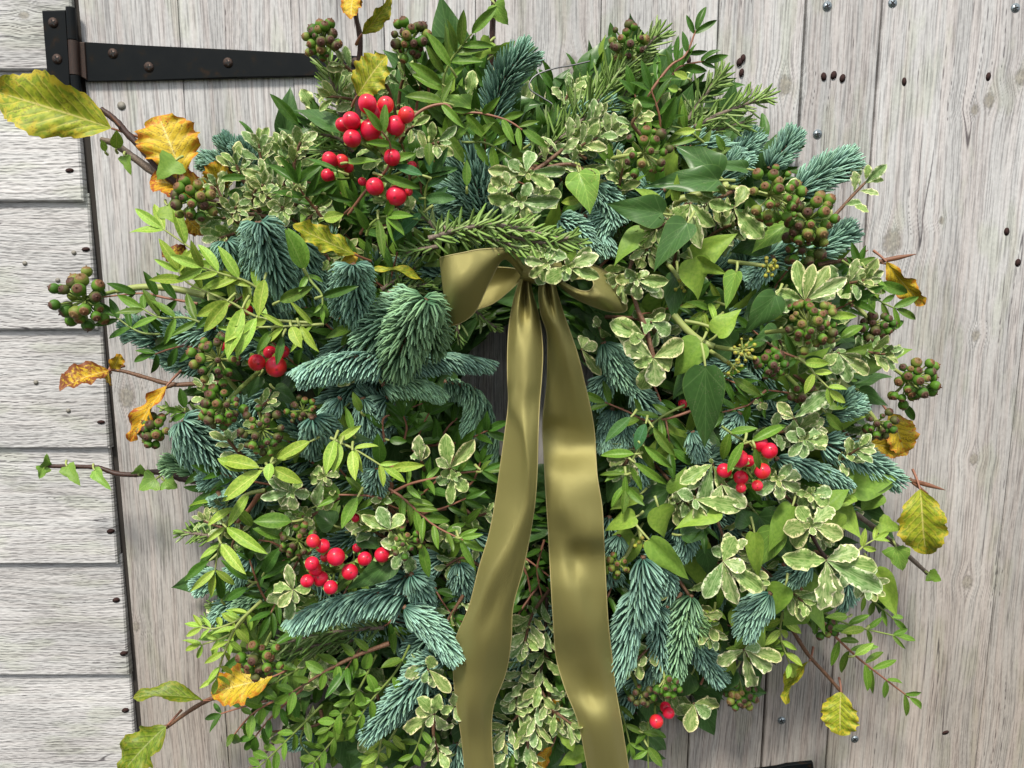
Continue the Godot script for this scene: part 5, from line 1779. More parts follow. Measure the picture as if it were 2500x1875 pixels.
# ---------- right side
func build_right():
	V(1400, 0, 0.4973)
	umbel(270, 228, 56, 330, 350, 44, 13, 96, 23, {"label": "dark ivy berry cluster on top of the rosemary"})
	rosemary([0, 700, 150, 480, 290, 300, 420, 165], 56, 54, 140, {"label": "rosemary sprig reaching the top right"})
	rosemary([120, 640, 240, 480, 330, 330], 54, 52, 130)
	rosemary([-60, 660, 80, 480, 200, 330], 48, 50, 130)
	rosemary([560, 640, 720, 560, 850, 510, 945, 475], 52, 48, 115, {"label": "thin rosemary sprig sticking out right at the top"})
	rosemary([540, 620, 650, 460, 730, 360], 50, 48, 115)
	rosemary([600, 680, 700, 640, 840, 600], 48, 46, 110)
	pinnate([350, 490, 470, 330, 550, 270, 600, 150], 62, 62, 4, 130, 2, {"stem": "red_stem", "label": "dark mastic sprig at the top right"})
	pinnate([400, 520, 470, 400, 520, 330, 640, 300], 58, 60, 4, 120, 2)
	single(0, 515, 440, 66, 465, 430, 66, 40)
	single(0, 560, 385, 66, 495, 350, 66, 40)
	pinnate([430, 660, 420, 560, 380, 440], 66, 72, 4, 145, 2)
	pinnate([380, 640, 330, 560, 300, 460], 60, 64, 4, 140, 2)
	single(2, 440, 640, 74, 500, 470, 80, 62, 0.2)
	single(0, 600, 640, 70, 490, 655, 70, 40)
	single(1, 740, 740, 60, 700, 660, 62, 40)
	pinnate([640, 700, 560, 640, 480, 620], 62, 66, 3, 120, 1)
	fir([500, 720, 640, 730, 740, 770, 830, 800], 54, 46, 115, {"n": 260})
	fir([740, 810, 820, 750, 890, 680], 44, 40, 95)
	fir([960, 830, 1030, 740, 1075, 670], 42, 40, 95, {"label": "small fir tip pointing up on the right"})
	fir([1090, 950, 1220, 860, 1350, 790], 52, 46, 125, {"n": 300, "label": "blue fir tip pointing up at the right edge"})
	fir([1180, 1240, 1260, 1190, 1350, 1140], 46, 42, 110)
	umbel(345, 755, 86, 150, 785, 70, 15, 120, 26, {"label": "ivy berry cluster among dark leaves at the top right", "stem": "pale_stem"})
	umbel(965, 960, 92, 720, 910, 78, 24, 145, 28, {"label": "large ivy berry cluster at the upper right", "ripe": [1, 3, 1, 0], "stem": "pale_stem"})
	umbel(1150, 1080, 88, 1000, 1010, 70, 22, 135, 29, {"label": "ivy berry cluster at the upper right edge", "ripe": [1, 0, 4, 3]})
	umbel(1120, 1210, 82, 1040, 1120, 70, 12, 95, 29, {"label": "lower right neighbour of the upper right berry clusters", "ripe": [0, 4]})
	twig("ivy_stem", [500, 985, 660, 940, 760, 905], 76, 78, 0.0022, 0.002, "pale_stem")
	ivy("ivy", 715, 885, 88, 330, 905, 90, 140, 0.1, {"label": "long dark ivy leaf pointing left at the upper right", "variant": 3})
	ivy("ivy", 710, 860, 78, 500, 700, 76, 170, 0.2)
	ivy("ivy", 850, 830, 72, 645, 805, 74, 70, 0.3)
	ivy("ivy", 440, 1050, 96, 150, 1005, 96, 160, -0.1, {"label": "glossy dark ivy leaf above the bow's right loop", "variant": 5})
	ivy("ivy", 560, 1095, 104, 385, 1335, 104, 165, 0.3, {"label": "glossy ivy leaf hanging in front of cream-edged leaves", "variant": 0})
	ivy("ivy_mid", 40, 850, 80, 90, 1050, 86, 170, 0.1)
	ivy("ivy_under", 345, 1130, 88, 185, 1300, 92, 120, 0.4, {"label": "lime green ivy leaf turned over beside the bow", "variant": 2})
	ivy("ivy_under", 590, 1275, 88, 805, 1135, 92, 150, 0.2)
	ivy("ivy_mid", 1060, 1090, 78, 870, 1240, 78, 160, 0.2)
	ivy("ivy", 960, 1180, 68, 760, 1230, 64, 130)
	ivy("ivy", 780, 1100, 66, 960, 1060, 66, 120)
	ivy("ivy_under", 440, 1010, 92, 300, 910, 96, 80, 0.6)
	ivy("ivy_under", 500, 980, 88, 510, 850, 92, 50, 0.3)
	pitto([820, 920, 740, 960, 640, 1010], 80, 88, 12, 130, {"label": "pittosporum sprig lying level under the large berry cluster"})
	rosette(790, 1020, 96, [935, 1178, 850, 905, 660, 1000], 115, {"bud": false})
	rosette(575, 1000, 96, [620, 1225, 690, 1120, 560, 1110, 480, 1100, 640, 1050], 95, {"bud": false})
	pitto([560, 1000, 480, 1080, 400, 1130], 88, 92, 12, 110)
	pitto([470, 1080, 380, 1160, 360, 1240], 82, 90, 10, 110)
	pitto([300, 1240, 270, 1330, 220, 1390], 82, 90, 10, 110)
	pitto([1240, 1100, 1290, 1050, 1380, 950, 1440, 890], 54, 50, 9, 115, {"label": "pittosporum sprig at the far right of the top"})
	pitto([100, 660, 150, 700, 200, 640], 66, 72, 9, 100)
	pitto([330, 660, 290, 610, 310, 570], 74, 78, 7, 100)
	pitto([60, 780, 20, 740, 60, 700], 72, 76, 8, 110)
	pinnate([240, 960, 250, 880, 180, 800], 70, 74, 3, 110, 1)
	fir([100, 900, 150, 960, 200, 1060], 66, 70, 110, {"n": 260})
	fir([60, 1060, 40, 1120, 80, 1220], 70, 76, 110)
	fir([200, 1040, 130, 1120, 150, 1220], 68, 72, 110)
	fir([450, 930, 380, 960, 330, 930], 62, 64, 110)
	var t := twig("beech_twig", [1200, 1300, 1320, 1280, 1440, 1282, 1520, 1285], 44, 44, 0.0014, 0.0012, "brown_twig", "beech twig with pointed buds at the right edge")
	buds(t, [1500, 1284, 1685, 1247, 1360, 1278, 1450, 1226, 1500, 1290, 1560, 1300], 44)
	V(1400, 600, 0.4521)
	beech("beech_gold", 1690, 86, 46, 1890, 335, 50, 115, 0.6, {"label": "golden curled beech leaf hanging at the right edge", "variant": 4})
	pinnate([640, 890, 520, 930, 400, 945, 290, 895, 170, 845], 80, 78, 3, 165, 1, {"stem": "red_stem", "label": "mastic sprig beside the right ribbon tail"})
	pinnate([600, 860, 440, 950, 350, 1100, 290, 1220, 280, 1300], 80, 88, 4, 165, 1)
	single(3, 310, 925, 90, 165, 1060, 90, 70, 0.2)
	single(3, 390, 960, 90, 335, 1110, 92, 75, 0.2)
	single(1, 275, 1235, 90, 135, 1235, 86, 35, 0.3)
	single(1, 282, 1240, 90, 282, 1395, 88, 40, 0.3)
	single(1, 330, 1125, 90, 140, 1130, 88, 60, 0.2)
	single(1, 330, 1170, 92, 515, 1298, 92, 50, 0.2)
	single(1, 430, 980, 90, 555, 1145, 92, 60, 0.3)
	single(1, 380, 1080, 92, 545, 1205, 92, 55, 0.3)
	pinnate([800, 975, 880, 1030, 950, 1065, 990, 1120], 88, 92, 2, 160, 1)
	single(1, 960, 1055, 96, 1165, 950, 96, 60, 0.1)
	single(1, 920, 1060, 112, 825, 1225, 110, 55, 0.2)
	single(1, 980, 1090, 110, 1010, 1215, 108, 45, 0.2)
	pinnate([1215, 605, 1270, 650, 1310, 700, 1385, 775], 104, 106, 3, 120, 0, {"wide": 0.4, "label": "small bright mastic sprig below the big right-hand berry cluster"})
	pinnate([1450, 80, 1540, 150, 1630, 280, 1740, 340], 60, 56, 5, 150, 1)
	single(1, 1640, 205, 54, 1812, 258, 50, 70)
	single(0, 1575, 120, 60, 1665, 295, 62, 60)
	single(1, 1720, 550, 66, 1455, 572, 72, 60, 0.1)
	single(2, 1780, 850, 56, 1850, 950, 54, 50)
	single(2, 1690, 455, 56, 1790, 405, 54, 50)
	single(1, 1360, 870, 78, 1505, 845, 78, 70)
	single(1, 1360, 900, 78, 1455, 1005, 76, 60)
	single(1, 860, 715, 88, 1020, 815, 92, 60)
	single(0, 1360, 380, 90, 1540, 375, 92, 50)
	single(1, 1440, 500, 84, 1570, 415, 84, 60)
	single(0, 1000, 370, 96, 1130, 385, 96, 60)
	pinnate([1500, 330, 1560, 220, 1540, 110], 58, 56, 4, 140, 2)
	pinnate([1250, 620, 1100, 560, 960, 450], 70, 76, 4, 140, 2)
	pinnate([1040, 780, 940, 860, 800, 900], 72, 74, 4, 140, 2)
	pinnate([1300, 860, 1180, 800, 1050, 780], 70, 70, 4, 130, 2)
	pinnate([760, 330, 700, 380, 660, 480], 76, 80, 3, 150, 1)
	pinnate([820, 320, 740, 300, 700, 360], 74, 78, 3, 140, 0)
	umbel(1265, 430, 102, 1040, 468, 84, 28, 150, 27, {"label": "biggest brown-capped ivy berry cluster, in the middle of the right side", "ripe": [1, 0, 1, 4, 3], "stem": "pale_stem"})
	umbel(1615, 425, 62, 1490, 300, 50, 17, 100, 28, {"label": "dark ivy berry cluster at the right edge under slim leaves", "ripe": [0, 4, 2], "stem": "pale_stem"})
	umbel(1800, 715, 62, 1590, 580, 54, 23, 150, 29, {"label": "ivy berry cluster farthest out to the right", "ripe": [0, 1, 2, 3], "stem": "pale_stem"})
	umbel(1640, 950, 66, 1440, 720, 56, 15, 92, 28, {"label": "ivy berry cluster beside the golden leaf at the right edge", "ripe": [0, 2, 4], "stem": "pale_stem"})
	umbel(1050, 630, 102, 880, 575, 88, 15, 88, 28, {"label": "bright green ivy berries with purple caps beside yellow buds", "ripe": [0, 2], "stem": "pale_stem"})
	umbel(1235, 800, 84, 1150, 700, 70, 9, 72, 28, {"ripe": [0, 4]})
	umbel(912, 562, 106, 760, 545, 92, 15, 78, 13, {"label": "yellow ivy flower buds on the right", "called": "ivy_bud_cluster", "bud": true, "stem": "pale_stem"})
	umbel(1045, 110, 90, 840, 85, 80, 13, 56, 12, {"label": "small yellow ivy flower buds at the upper right", "called": "ivy_bud_cluster", "bud": true, "stem": "pale_stem"})
	umbel(585, 210, 92, 510, 100, 84, 6, 46, 12, {"called": "ivy_bud_cluster", "bud": true, "stem": "pale_stem"})
	umbel(860, 650, 94, 740, 570, 86, 8, 56, 12, {"called": "ivy_bud_cluster", "bud": true, "stem": "pale_stem"})
	twig("ivy_stem", [540, 370, 610, 450, 690, 515, 760, 545], 88, 94, 0.0022, 0.002, "pale_stem", "thick lime green ivy stem on the right")
	twig("ivy_stem", [600, 405, 680, 420, 735, 438], 90, 92, 0.001, 0.001, "pale_stem")
	twig("ivy_stem", [1430, 720, 1520, 830, 1600, 940], 60, 62, 0.0018, 0.0018, "pale_stem")
	ivy("ivy", 712, 650, 108, 722, 1105, 100, 235, 0.15, {"label": "biggest glossy ivy leaf, hanging with two bite marks on the right", "variant": 1})
	ivy("ivy_under", 640, 70, 100, 685, 300, 96, 190, -0.5, {"label": "lime green folded ivy leaf right of the bow", "variant": 4})
	ivy("ivy_under", 660, 80, 98, 830, 150, 100, 110, 0.7)
	ivy("ivy_mid", 880, 140, 92, 825, 345, 92, 110, 0.4)
	ivy("ivy", 1095, 265, 100, 905, 490, 96, 160, -0.4, {"variant": 6})
	ivy("ivy_under", 775, 480, 102, 905, 330, 104, 150, -0.4)
	ivy("ivy_under", 690, 520, 96, 535, 720, 92, 180, 0.2, {"label": "pale rounded ivy leaf right of the pittosporum"})
	ivy("ivy", 560, 150, 88, 535, 410, 90, 140, 0.3)
	ivy("ivy", 640, 690, 84, 530, 835, 84, 120, 0.2)
	ivy("ivy", 640, 160, 72, 620, 360, 70, 190)
	ivy("ivy", 780, 380, 76, 640, 450, 72, 150)
	ivy("ivy", 720, 260, 70, 860, 420, 66, 150)
	ivy("ivy_under", 1480, 640, 56, 1840, 545, 50, 170, 0.2, {"label": "pale green ivy leaf behind the berry cluster at the right edge"})
	ivy("ivy", 1540, 780, 56, 1715, 875, 54, 90)
	ivy("ivy", 1250, 620, 74, 1440, 660, 74, 80, 0.4)
	ivy("ivy", 1100, 460, 80, 970, 520, 84, 110)
	rosette(430, 605, 100, [195, 400, 600, 520, 270, 520, 365, 795, 450, 760, 540, 640, 330, 640], 120, {"label": "pittosporum sprig with big oval cream-edged leaves right of the bow", "bud": false, "dx": -40, "dy": -150})
	rosette(385, 485, 100, [192, 405, 415, 385, 300, 510], 125, {"bud": false, "dx": -20, "dy": -90})
	rosette(420, 410, 98, [535, 475, 500, 370, 460, 440], 90, {"bud": false})
	twig("pittosporum_twig", [318, 240, 345, 340, 390, 440, 432, 600], 92, 98, 0.0013, 0.0013, "brown_twig")
	rosette(335, 180, 100, [520, 195, 500, 280, 220, 180, 410, 140, 290, 270, 350, 300, 470, 240, 280, 130], 85, {"label": "crinkled pittosporum tuft at the end of the bow's right loop"})
	rosette(45, 560, 78, [155, 700, 60, 480, 130, 530], 75, {"bud": false})
	rosette(140, 440, 84, [120, 380, 190, 500, 100, 420], 70, {"bud": false})
	rosette(1250, 300, 96, [1210, 75, 1300, 90, 1390, 100, 1490, 170, 1090, 240, 1060, 340, 1430, 240], 90, {"label": "pittosporum leaves above the biggest right berry cluster", "bud": false})
	rosette(1300, 335, 104, [1265, 575, 1380, 430], 95, {"bud": false})
	rosette(1430, 580, 84, [1610, 690, 1500, 740, 1420, 700, 1350, 640, 1560, 620], 95, {"bud": false})
	rosette(1190, 930, 98, [1095, 850, 1385, 780, 1180, 1040, 1120, 900], 100, {"label": "pittosporum leaves opening upward above the right red berries", "bud": false})
	rosette(1245, 1045, 100, [1150, 1020, 1160, 1140, 1240, 1150, 1300, 1110, 1340, 1000, 1210, 980, 1390, 1050], 75)
	rosette(1010, 850, 84, [970, 840, 1045, 880, 1000, 890], 70, {"bud": false})
	rosette(750, 1180, 92, [575, 1285, 690, 1420, 830, 1400, 740, 1150], 100, {"label": "pittosporum leaves left of the right red berries", "bud": false})
	rosette(800, 1290, 94, [935, 1425, 870, 1440, 760, 1400], 100, {"bud": false})
	rosette(1100, 1260, 92, [990, 1340, 1050, 1200, 1230, 1230, 1240, 1330, 1120, 1380, 1020, 1260, 1180, 1180], 90, {"label": "wavy pittosporum rosette below the right red berries"})
	rosette(1280, 1340, 88, [1400, 1320, 1330, 1420, 1220, 1410, 1200, 1330, 1390, 1400], 90)
	rosette(560, 1390, 80, [620, 1470, 560, 1330, 500, 1440], 80, {"bud": false})
	fir([160, 520, 200, 590, 250, 670, 310, 740], 86, 84, 120, {"tone": 0.2, "n": 300, "label": "fir sprig right of the ribbon, pointing down"})
	fir([180, 700, 150, 760, 120, 830], 62, 62, 110)
	fir([210, 880, 190, 960, 170, 1080], 50, 66, 100, {"sweep": 0.6, "n": 280, "label": "dark round fir tuft beside the right ribbon tail"})
	fir([260, 880, 270, 970, 260, 1060], 52, 64, 100)
	fir([320, 760, 380, 840, 420, 880], 60, 62, 110)
	fir([340, 1130, 360, 1200, 340, 1290], 64, 66, 100)
	fir([640, 1000, 660, 1050, 680, 1120], 76, 78, 95)
	fir([900, 900, 870, 950, 850, 1010], 76, 78, 90)
	fir([1420, 900, 1440, 850, 1450, 800], 72, 78, 110, {"sweep": 0.3})
	fir([1380, 900, 1460, 880, 1540, 860], 70, 72, 100)
	fir([1090, 1150, 1240, 1180, 1360, 1220, 1470, 1280], 80, 70, 105, {"bx": 0.5, "by": 1.0, "bw": 0.6, "n": 300, "label": "fir sprig pointing right, under the red berries"})
	fir([1330, 1060, 1480, 1120, 1600, 1180, 1745, 1270], 66, 52, 125, {"n": 360, "label": "long blue fir sprig pointing out at the lower right"})
	fir([1080, 60, 1010, 130, 950, 170], 66, 72, 100)
	fir([860, 640, 700, 700, 600, 660], 64, 64, 100)
	red_berries(930, 1200, [1010, 1072, 42, 1057, 1107, 45, 895, 1150, 49, 815, 1215, 41, 905, 1252, 41, 945, 1162, 33, 1020, 1217, 45, 993, 1295, 31, 905, 1307, 29], 100, "cluster of red berries on the right side")
	red_berries(600, 900, [590, 855, 24], 76)
	beech("beech_gold", 1700, 905, 50, 1800, 1130, 52, 215, -0.4, {"label": "flat golden leaf behind a berry cluster at the right edge", "variant": 2})
	beech("beech_gold", 1570, 1060, 48, 1840, 1110, 50, 120, 0.3)
	var t2 := twig("beech_twig", [1640, 1140, 1730, 1205, 1830, 1272], 44, 46, 0.0013, 0.0014, "brown_twig", "beech twig with three buds at the lower right edge")
	buds(t2, [1820, 1265, 2010, 1320, 1820, 1272, 1920, 1342, 1830, 1268, 1900, 1280], 46)
	ivy("ivy_under", 1480, 1310, 62, 1780, 1262, 56, 180, 0.1, {"label": "broad pale ivy leaf at the lower right edge"})
	ivy("ivy_under", 1400, 1330, 70, 1530, 1240, 68, 130, 0.2)
	ivy("ivy_under", 1500, 1340, 66, 1370, 1420, 70, 120, 0.1)
	ivy("ivy_under", 1640, 1330, 56, 1560, 1440, 56, 150, 0.1)
	ivy("ivy_under", 360, 1340, 74, 200, 1430, 76, 110, 0.2)
	ivy("ivy", 250, 1240, 54, 180, 1400, 52, 120)
	ivy("ivy_mid", 620, 1120, 66, 520, 1010, 66, 110)
	ivy("ivy_under", 540, 1340, 76, 610, 1190, 76, 110, 0.2)
	ivy("ivy", 900, 1330, 72, 780, 1300, 70, 130)
	V(1100, 1200, 0.5877)
	beech("beech_green", 1950, -10, 50, 1985, 285, 58, 215, 0.1, {"label": "large yellow-green beech leaf at the lower right edge", "variant": 5})
	twig("ivy_vine", [1680, 90, 1760, 150, 1870, 240, 1990, 348], 44, 40, 0.0018, 0.0014, "grey_twig", "grey ivy vine curving down at the lower right")
	young("ivy_under", 1780, 130, 48, 1880, 160, 50, 90, 0.2)
	young("ivy_mid", 1850, 230, 46, 1880, 340, 48, 120, 0.2)
	young("ivy_under", 1985, 340, 42, 2045, 375, 44, 70, 0.3)
	ivy("ivy_under", 1760, 320, 52, 1865, 525, 54, 130, 0.2, {"label": "pale ivy leaf hanging at the lower right"})
	ivy("ivy", 1800, 380, 46, 1780, 520, 44, 90)
	ivy("ivy_under", 770, 105, 88, 630, 165, 82, 95, 0.2)
	ivy("ivy_under", 862, 62, 98, 895, 200, 92, 130, -0.4, {"variant": 4})
	ivy("ivy_under", 1112, 80, 98, 920, 148, 100, 110, 0.3, {"label": "bright rolled ivy leaf in the lower right", "variant": 2})
	ivy("ivy_under", 825, 200, 96, 1010, 382, 92, 110, 0.3, {"label": "lime green pointed ivy leaf above the right ribbon tail's fir"})
	ivy("ivy_under", 1420, 60, 88, 1315, 258, 86, 110, 0.2)
	ivy("ivy_under", 1262, 170, 84, 1275, 382, 80, 80, 0.2)
	ivy("ivy_under", 1390, 390, 76, 1310, 545, 72, 120, 0.2)
	ivy("ivy_under", 1560, 60, 80, 1660, -20, 78, 90)
	ivy("ivy_under", 1620, 150, 74, 1540, 80, 78, 110)
	ivy("ivy_under", 1460, 480, 66, 1380, 560, 66, 120)
	ivy("ivy_mid", 1350, 150, 82, 1290, 320, 78, 130)
	ivy("ivy", 1240, 140, 78, 1200, 60, 76, 110)
	ivy("ivy", 960, 180, 74, 1100, 160, 74, 90)
	ivy("ivy", 1060, 240, 66, 1080, 360, 64, 100)
	ivy("ivy", 820, 640, 54, 770, 790, 54, 90)
	ivy("ivy", 1000, 760, 44, 920, 860, 42, 120)
	ivy("ivy", 1180, 740, 46, 1060, 830, 44, 120)
	pinnate([1640, 330, 1700, 240, 1760, 200], 56, 52, 3, 90, 0)
	fir([800, 270, 800, 370, 790, 470, 770, 520], 100, 84, 120, {"bx": 0.5, "by": 0.6, "bw": 0.4, "n": 300, "label": "green-blue fir sprig hanging right beside the ribbon tail"})
	fir([790, 400, 750, 530, 730, 650, 690, 760], 82, 74, 120, {"bx": -0.5, "by": 0.6, "bw": 0.5, "n": 380, "label": "long blue fir sprig hanging along the right ribbon tail"})
	fir([850, 470, 870, 580, 880, 740], 74, 66, 95, {"n": 300})
	fir([1000, 430, 970, 540, 950, 640, 930, 760], 80, 68, 95, {"tone": 0.45, "n": 340, "label": "greener fir sprig hanging in the lower right"})
	fir([960, 480, 1000, 540, 1040, 600], 76, 72, 90, {"tone": 0.8})
	fir([1000, 600, 1050, 680, 1120, 780], 62, 54, 85)
	fir([1330, 420, 1270, 490, 1230, 570], 86, 80, 110, {"sweep": 0.5, "n": 260, "label": "pale blue fir fan in the lower right"})
	fir([1500, 290, 1440, 330, 1380, 390], 66, 66, 90)
	fir([870, 300, 890, 340, 900, 400], 88, 82, 80)
	fir([700, 180, 690, 230, 700, 290], 60, 60, 80)
	fir([960, 130, 980, 200, 960, 250], 64, 64, 80)
	fir([1650, 380, 1640, 420, 1620, 450], 56, 52, 80)
	rosette(1132, 290, 98, [1180, 185, 1060, 452, 1115, 370, 1185, 472, 1310, 412, 1230, 320], 95, {"label": "pittosporum sprig in the middle of the lower right", "bud": false})
	rosette(1165, 250, 94, [1232, 200, 1080, 250, 1150, 170], 85, {"bud": false})
	rosette(1560, 285, 90, [1545, 500, 1610, 490, 1815, 425, 1795, 320, 1700, 240, 1380, 275, 1640, 330], 105, {"label": "pittosporum sprig with large pale leaves at the lower right", "bud": false})
	rosette(1500, 140, 94, [1380, 160, 1440, 60, 1590, 60, 1640, 190, 1410, 230, 1560, 190], 85)
	twig("pittosporum_twig", [1470, 100, 1510, 200, 1560, 280], 86, 88, 0.0013, 0.0012, "dark_twig")
	rosette(1010, 30, 100, [945, 0, 1025, 75, 1230, 70, 1150, 110, 1060, 160], 85, {"bud": false})
	rosette(1220, 655, 72, [1105, 720, 1265, 830, 1340, 745, 1385, 690, 1290, 640], 75, {"label": "pittosporum sprig near the bottom of the right side", "bud": false})
	rosette(1010, 880, 46, [985, 1000, 1085, 930, 1120, 880, 940, 920], 80, {"label": "pale pittosporum leaves hanging below the wreath on the right", "bud": false})
	pitto([960, 420, 930, 480, 940, 540], 64, 68, 7, 80)
	pinnate([1380, 300, 1480, 440, 1570, 570, 1680, 680, 1780, 760, 1905, 855], 66, 40, 9, 130, 1, {"stem": "red_stem", "wide": 0.26, "r": 0.0013, "label": "long mastic sprig pointing to the lower right corner"})
	pinnate([1480, 460, 1580, 520, 1680, 560, 1850, 600], 54, 46, 5, 110, 1)
	single(0, 1650, 520, 62, 1560, 525, 64, 40)
	single(0, 1720, 570, 58, 1620, 585, 60, 40)
	single(0, 1680, 680, 54, 1760, 630, 54, 40)
	pinnate([1380, 500, 1370, 600, 1410, 720], 62, 56, 5, 95, 0, {"wide": 0.4})
	pinnate([1200, 540, 1240, 620, 1180, 700], 60, 58, 4, 85, 0, {"wide": 0.4})
	pinnate([1100, 460, 1090, 560, 1070, 680], 64, 58, 5, 85, 0, {"wide": 0.42})
	pinnate([1250, 500, 1300, 590, 1340, 650], 60, 56, 5, 90, 1, {"wide": 0.4})
	pinnate([1700, 420, 1760, 460, 1840, 530], 50, 44, 4, 100, 1)
	pinnate([1040, 800, 1080, 700, 1100, 620], 50, 54, 4, 95, 2)
	var tb := twig("beech_twig", [1400, 540, 1460, 640, 1500, 695, 1560, 760, 1625, 835], 46, 44, 0.0015, 0.0011, "brown_twig", "beech twig with two hanging leaves at the bottom right")
	beech("beech_green", 1490, 705, 46, 1368, 885, 50, 95, 0.9, {"label": "folded yellow-green leaf hanging at the bottom right", "variant": 0})
	beech("beech_green", 1622, 832, 46, 1610, 1020, 52, 165, 0.1, {"label": "yellow-green leaf lowest at the bottom right", "variant": 1})
	umbel(890, 775, 72, 825, 600, 60, 11, 78, 18, {"label": "bell-shaped green ivy berries hanging at the bottom right of the ribbon", "ripe": [0, 2], "fwd": 1.1, "face": 0.3, "open": 1.2, "stem": "pale_stem"})
	umbel(790, 835, 66, 750, 750, 56, 10, 66, 17, {"ripe": [0, 4], "fwd": 1.1, "face": 0.3})
	umbel(1205, 840, 46, 1195, 780, 40, 19, 70, 19, {"label": "pale green ivy berry cluster under the wreath at the bottom right", "ripe": [3, 2], "fwd": 1.0})
	umbel(700, 300, 74, 760, 200, 66, 10, 60, 18, {"ripe": [3, 1], "stem": "pale_stem"})
	umbel(1550, 560, 52, 1500, 480, 46, 9, 50, 19, {"ripe": [3, 2]})
	umbel(790, 200, 84, 780, 150, 80, 5, 36, 10, {"called": "ivy_bud_cluster", "bud": true, "stem": "pale_stem"})
	red_berries(850, 880, [892, 897, 25, 905, 920, 26, 855, 955, 31], 66, "three red berries hanging at the bottom right of the ribbon", false)
	V(0, 0, 1)
	for q in [[1850, 760, 200], [1960, 900, 20], [2060, 1010, -20], [1900, 1320, -40], [2060, 1260, -30], [2120, 1180, 0], [1700, 1380, -70], [1560, 1240, 220], [1500, 1360, -110], [1640, 700, 60], [1720, 820, 150], [1620, 1100, 190], [1980, 1480, -50], [1840, 1540, -60]]:
		var d := deg_to_rad(q[2] + rf(-25, 25))
		var l := rf(130, 190)
		ivy("ivy_under" if rng.randf() < 0.65 else "ivy", q[0] - 0.5 * l * cos(d), q[1] + 0.5 * l * sin(d), rf(52, 62), q[0] + 0.5 * l * cos(d), q[1] - 0.5 * l * sin(d), rf(58, 72), rf(85, 115), rf(-0.5, 0.5))
	# on top of the bow
	V(1050, 600, 0.2712)
	rosette(1240, 190, 128, [1040, 325, 1535, 290, 1470, 15, 1525, 90, 1210, 320, 1330, 300], 150, {"label": "pittosporum rosette on the knot of the bow", "dx": -40, "dy": -110})
	rosette(1060, 160, 124, [890, 285, 965, 370, 850, 120, 1010, 330, 1190, 60], 130, {"dx": 20, "dy": -110})
	rosette(1040, 60, 120, [1020, 150, 880, 100, 1090, 160, 1230, 110, 1130, 10], 130, {"dx": 20, "dy": -90})

# ---------- the satin bow
func sheet(parent: Node3D, called: String, rows: Array, edge := true) -> MeshInstance3D:
	# rows: [x, y, h] triples across the ribbon; both ways smoothed
	var nr := rows.size()
	var lines := []
	for r in rows:
		var p := PackedVector3Array()
		for i in r.size() / 3:
			p.append(P(r[3 * i], r[3 * i + 1], r[3 * i + 2]))
		lines.append(spline(p, 7))
	var across: int = lines[0].size()
	var grid := []
	for j in across:
		var p := PackedVector3Array()
		for i in nr:
			p.append(lines[i][j])
		grid.append(spline(p, 9))
	var along_n: int = grid[0].size()
	var st := SurfaceTool.new()
	st.begin(Mesh.PRIMITIVE_TRIANGLES)
	st.set_smooth_group(0)
	var o: Vector3 = grid[0][0]
	var crease := noise(1.0, 91, 2)
	for i in along_n:
		for j in across:
			st.set_uv(Vector2(float(j) / (across - 1), float(i) * 0.05))
			st.add_vertex(grid[j][i] - o + Vector3(0, 0, 0.00015 * crease.get_noise_2d(j * 0.16 + rows.size() * 3.0, i * 0.045)))
	for i in along_n - 1:
		for j in across - 1:
			var q := i * across + j
			for k in [q, q + 1, q + across, q + 1, q + across + 1, q + across]:
				st.add_index(k)
	st.generate_normals()
	var m := add(parent, called, st.commit(), M["satin"], Transform3D(Basis(), o - parent.position))
	if edge:
		for j in [0, across - 1]:
			var b := Bag.new()
			var p := PackedVector3Array()
			for i in along_n:
				p.append(grid[j][i] - o)
			tube(b, p, 0.00032, 0.00032, 5)
			add(m, "woven_edge", b.mesh(), M["ribbon_edge"])
	return m

func lean(rows: Array, way: Array) -> Array:       # how far the hanging ribbon swings out from the door on its way down
	for r in rows:
		var y: float = r[1]
		var d := 0.0
		for i in way.size() - 1:
			if y >= way[i][0] and y <= way[i + 1][0]:
				d = lerpf(way[i][1], way[i + 1][1], smoothstep(0.0, 1.0, (y - way[i][0]) / (way[i + 1][0] - way[i][0])))
		for i in r.size() / 3:
			r[3 * i + 2] += d
	return rows

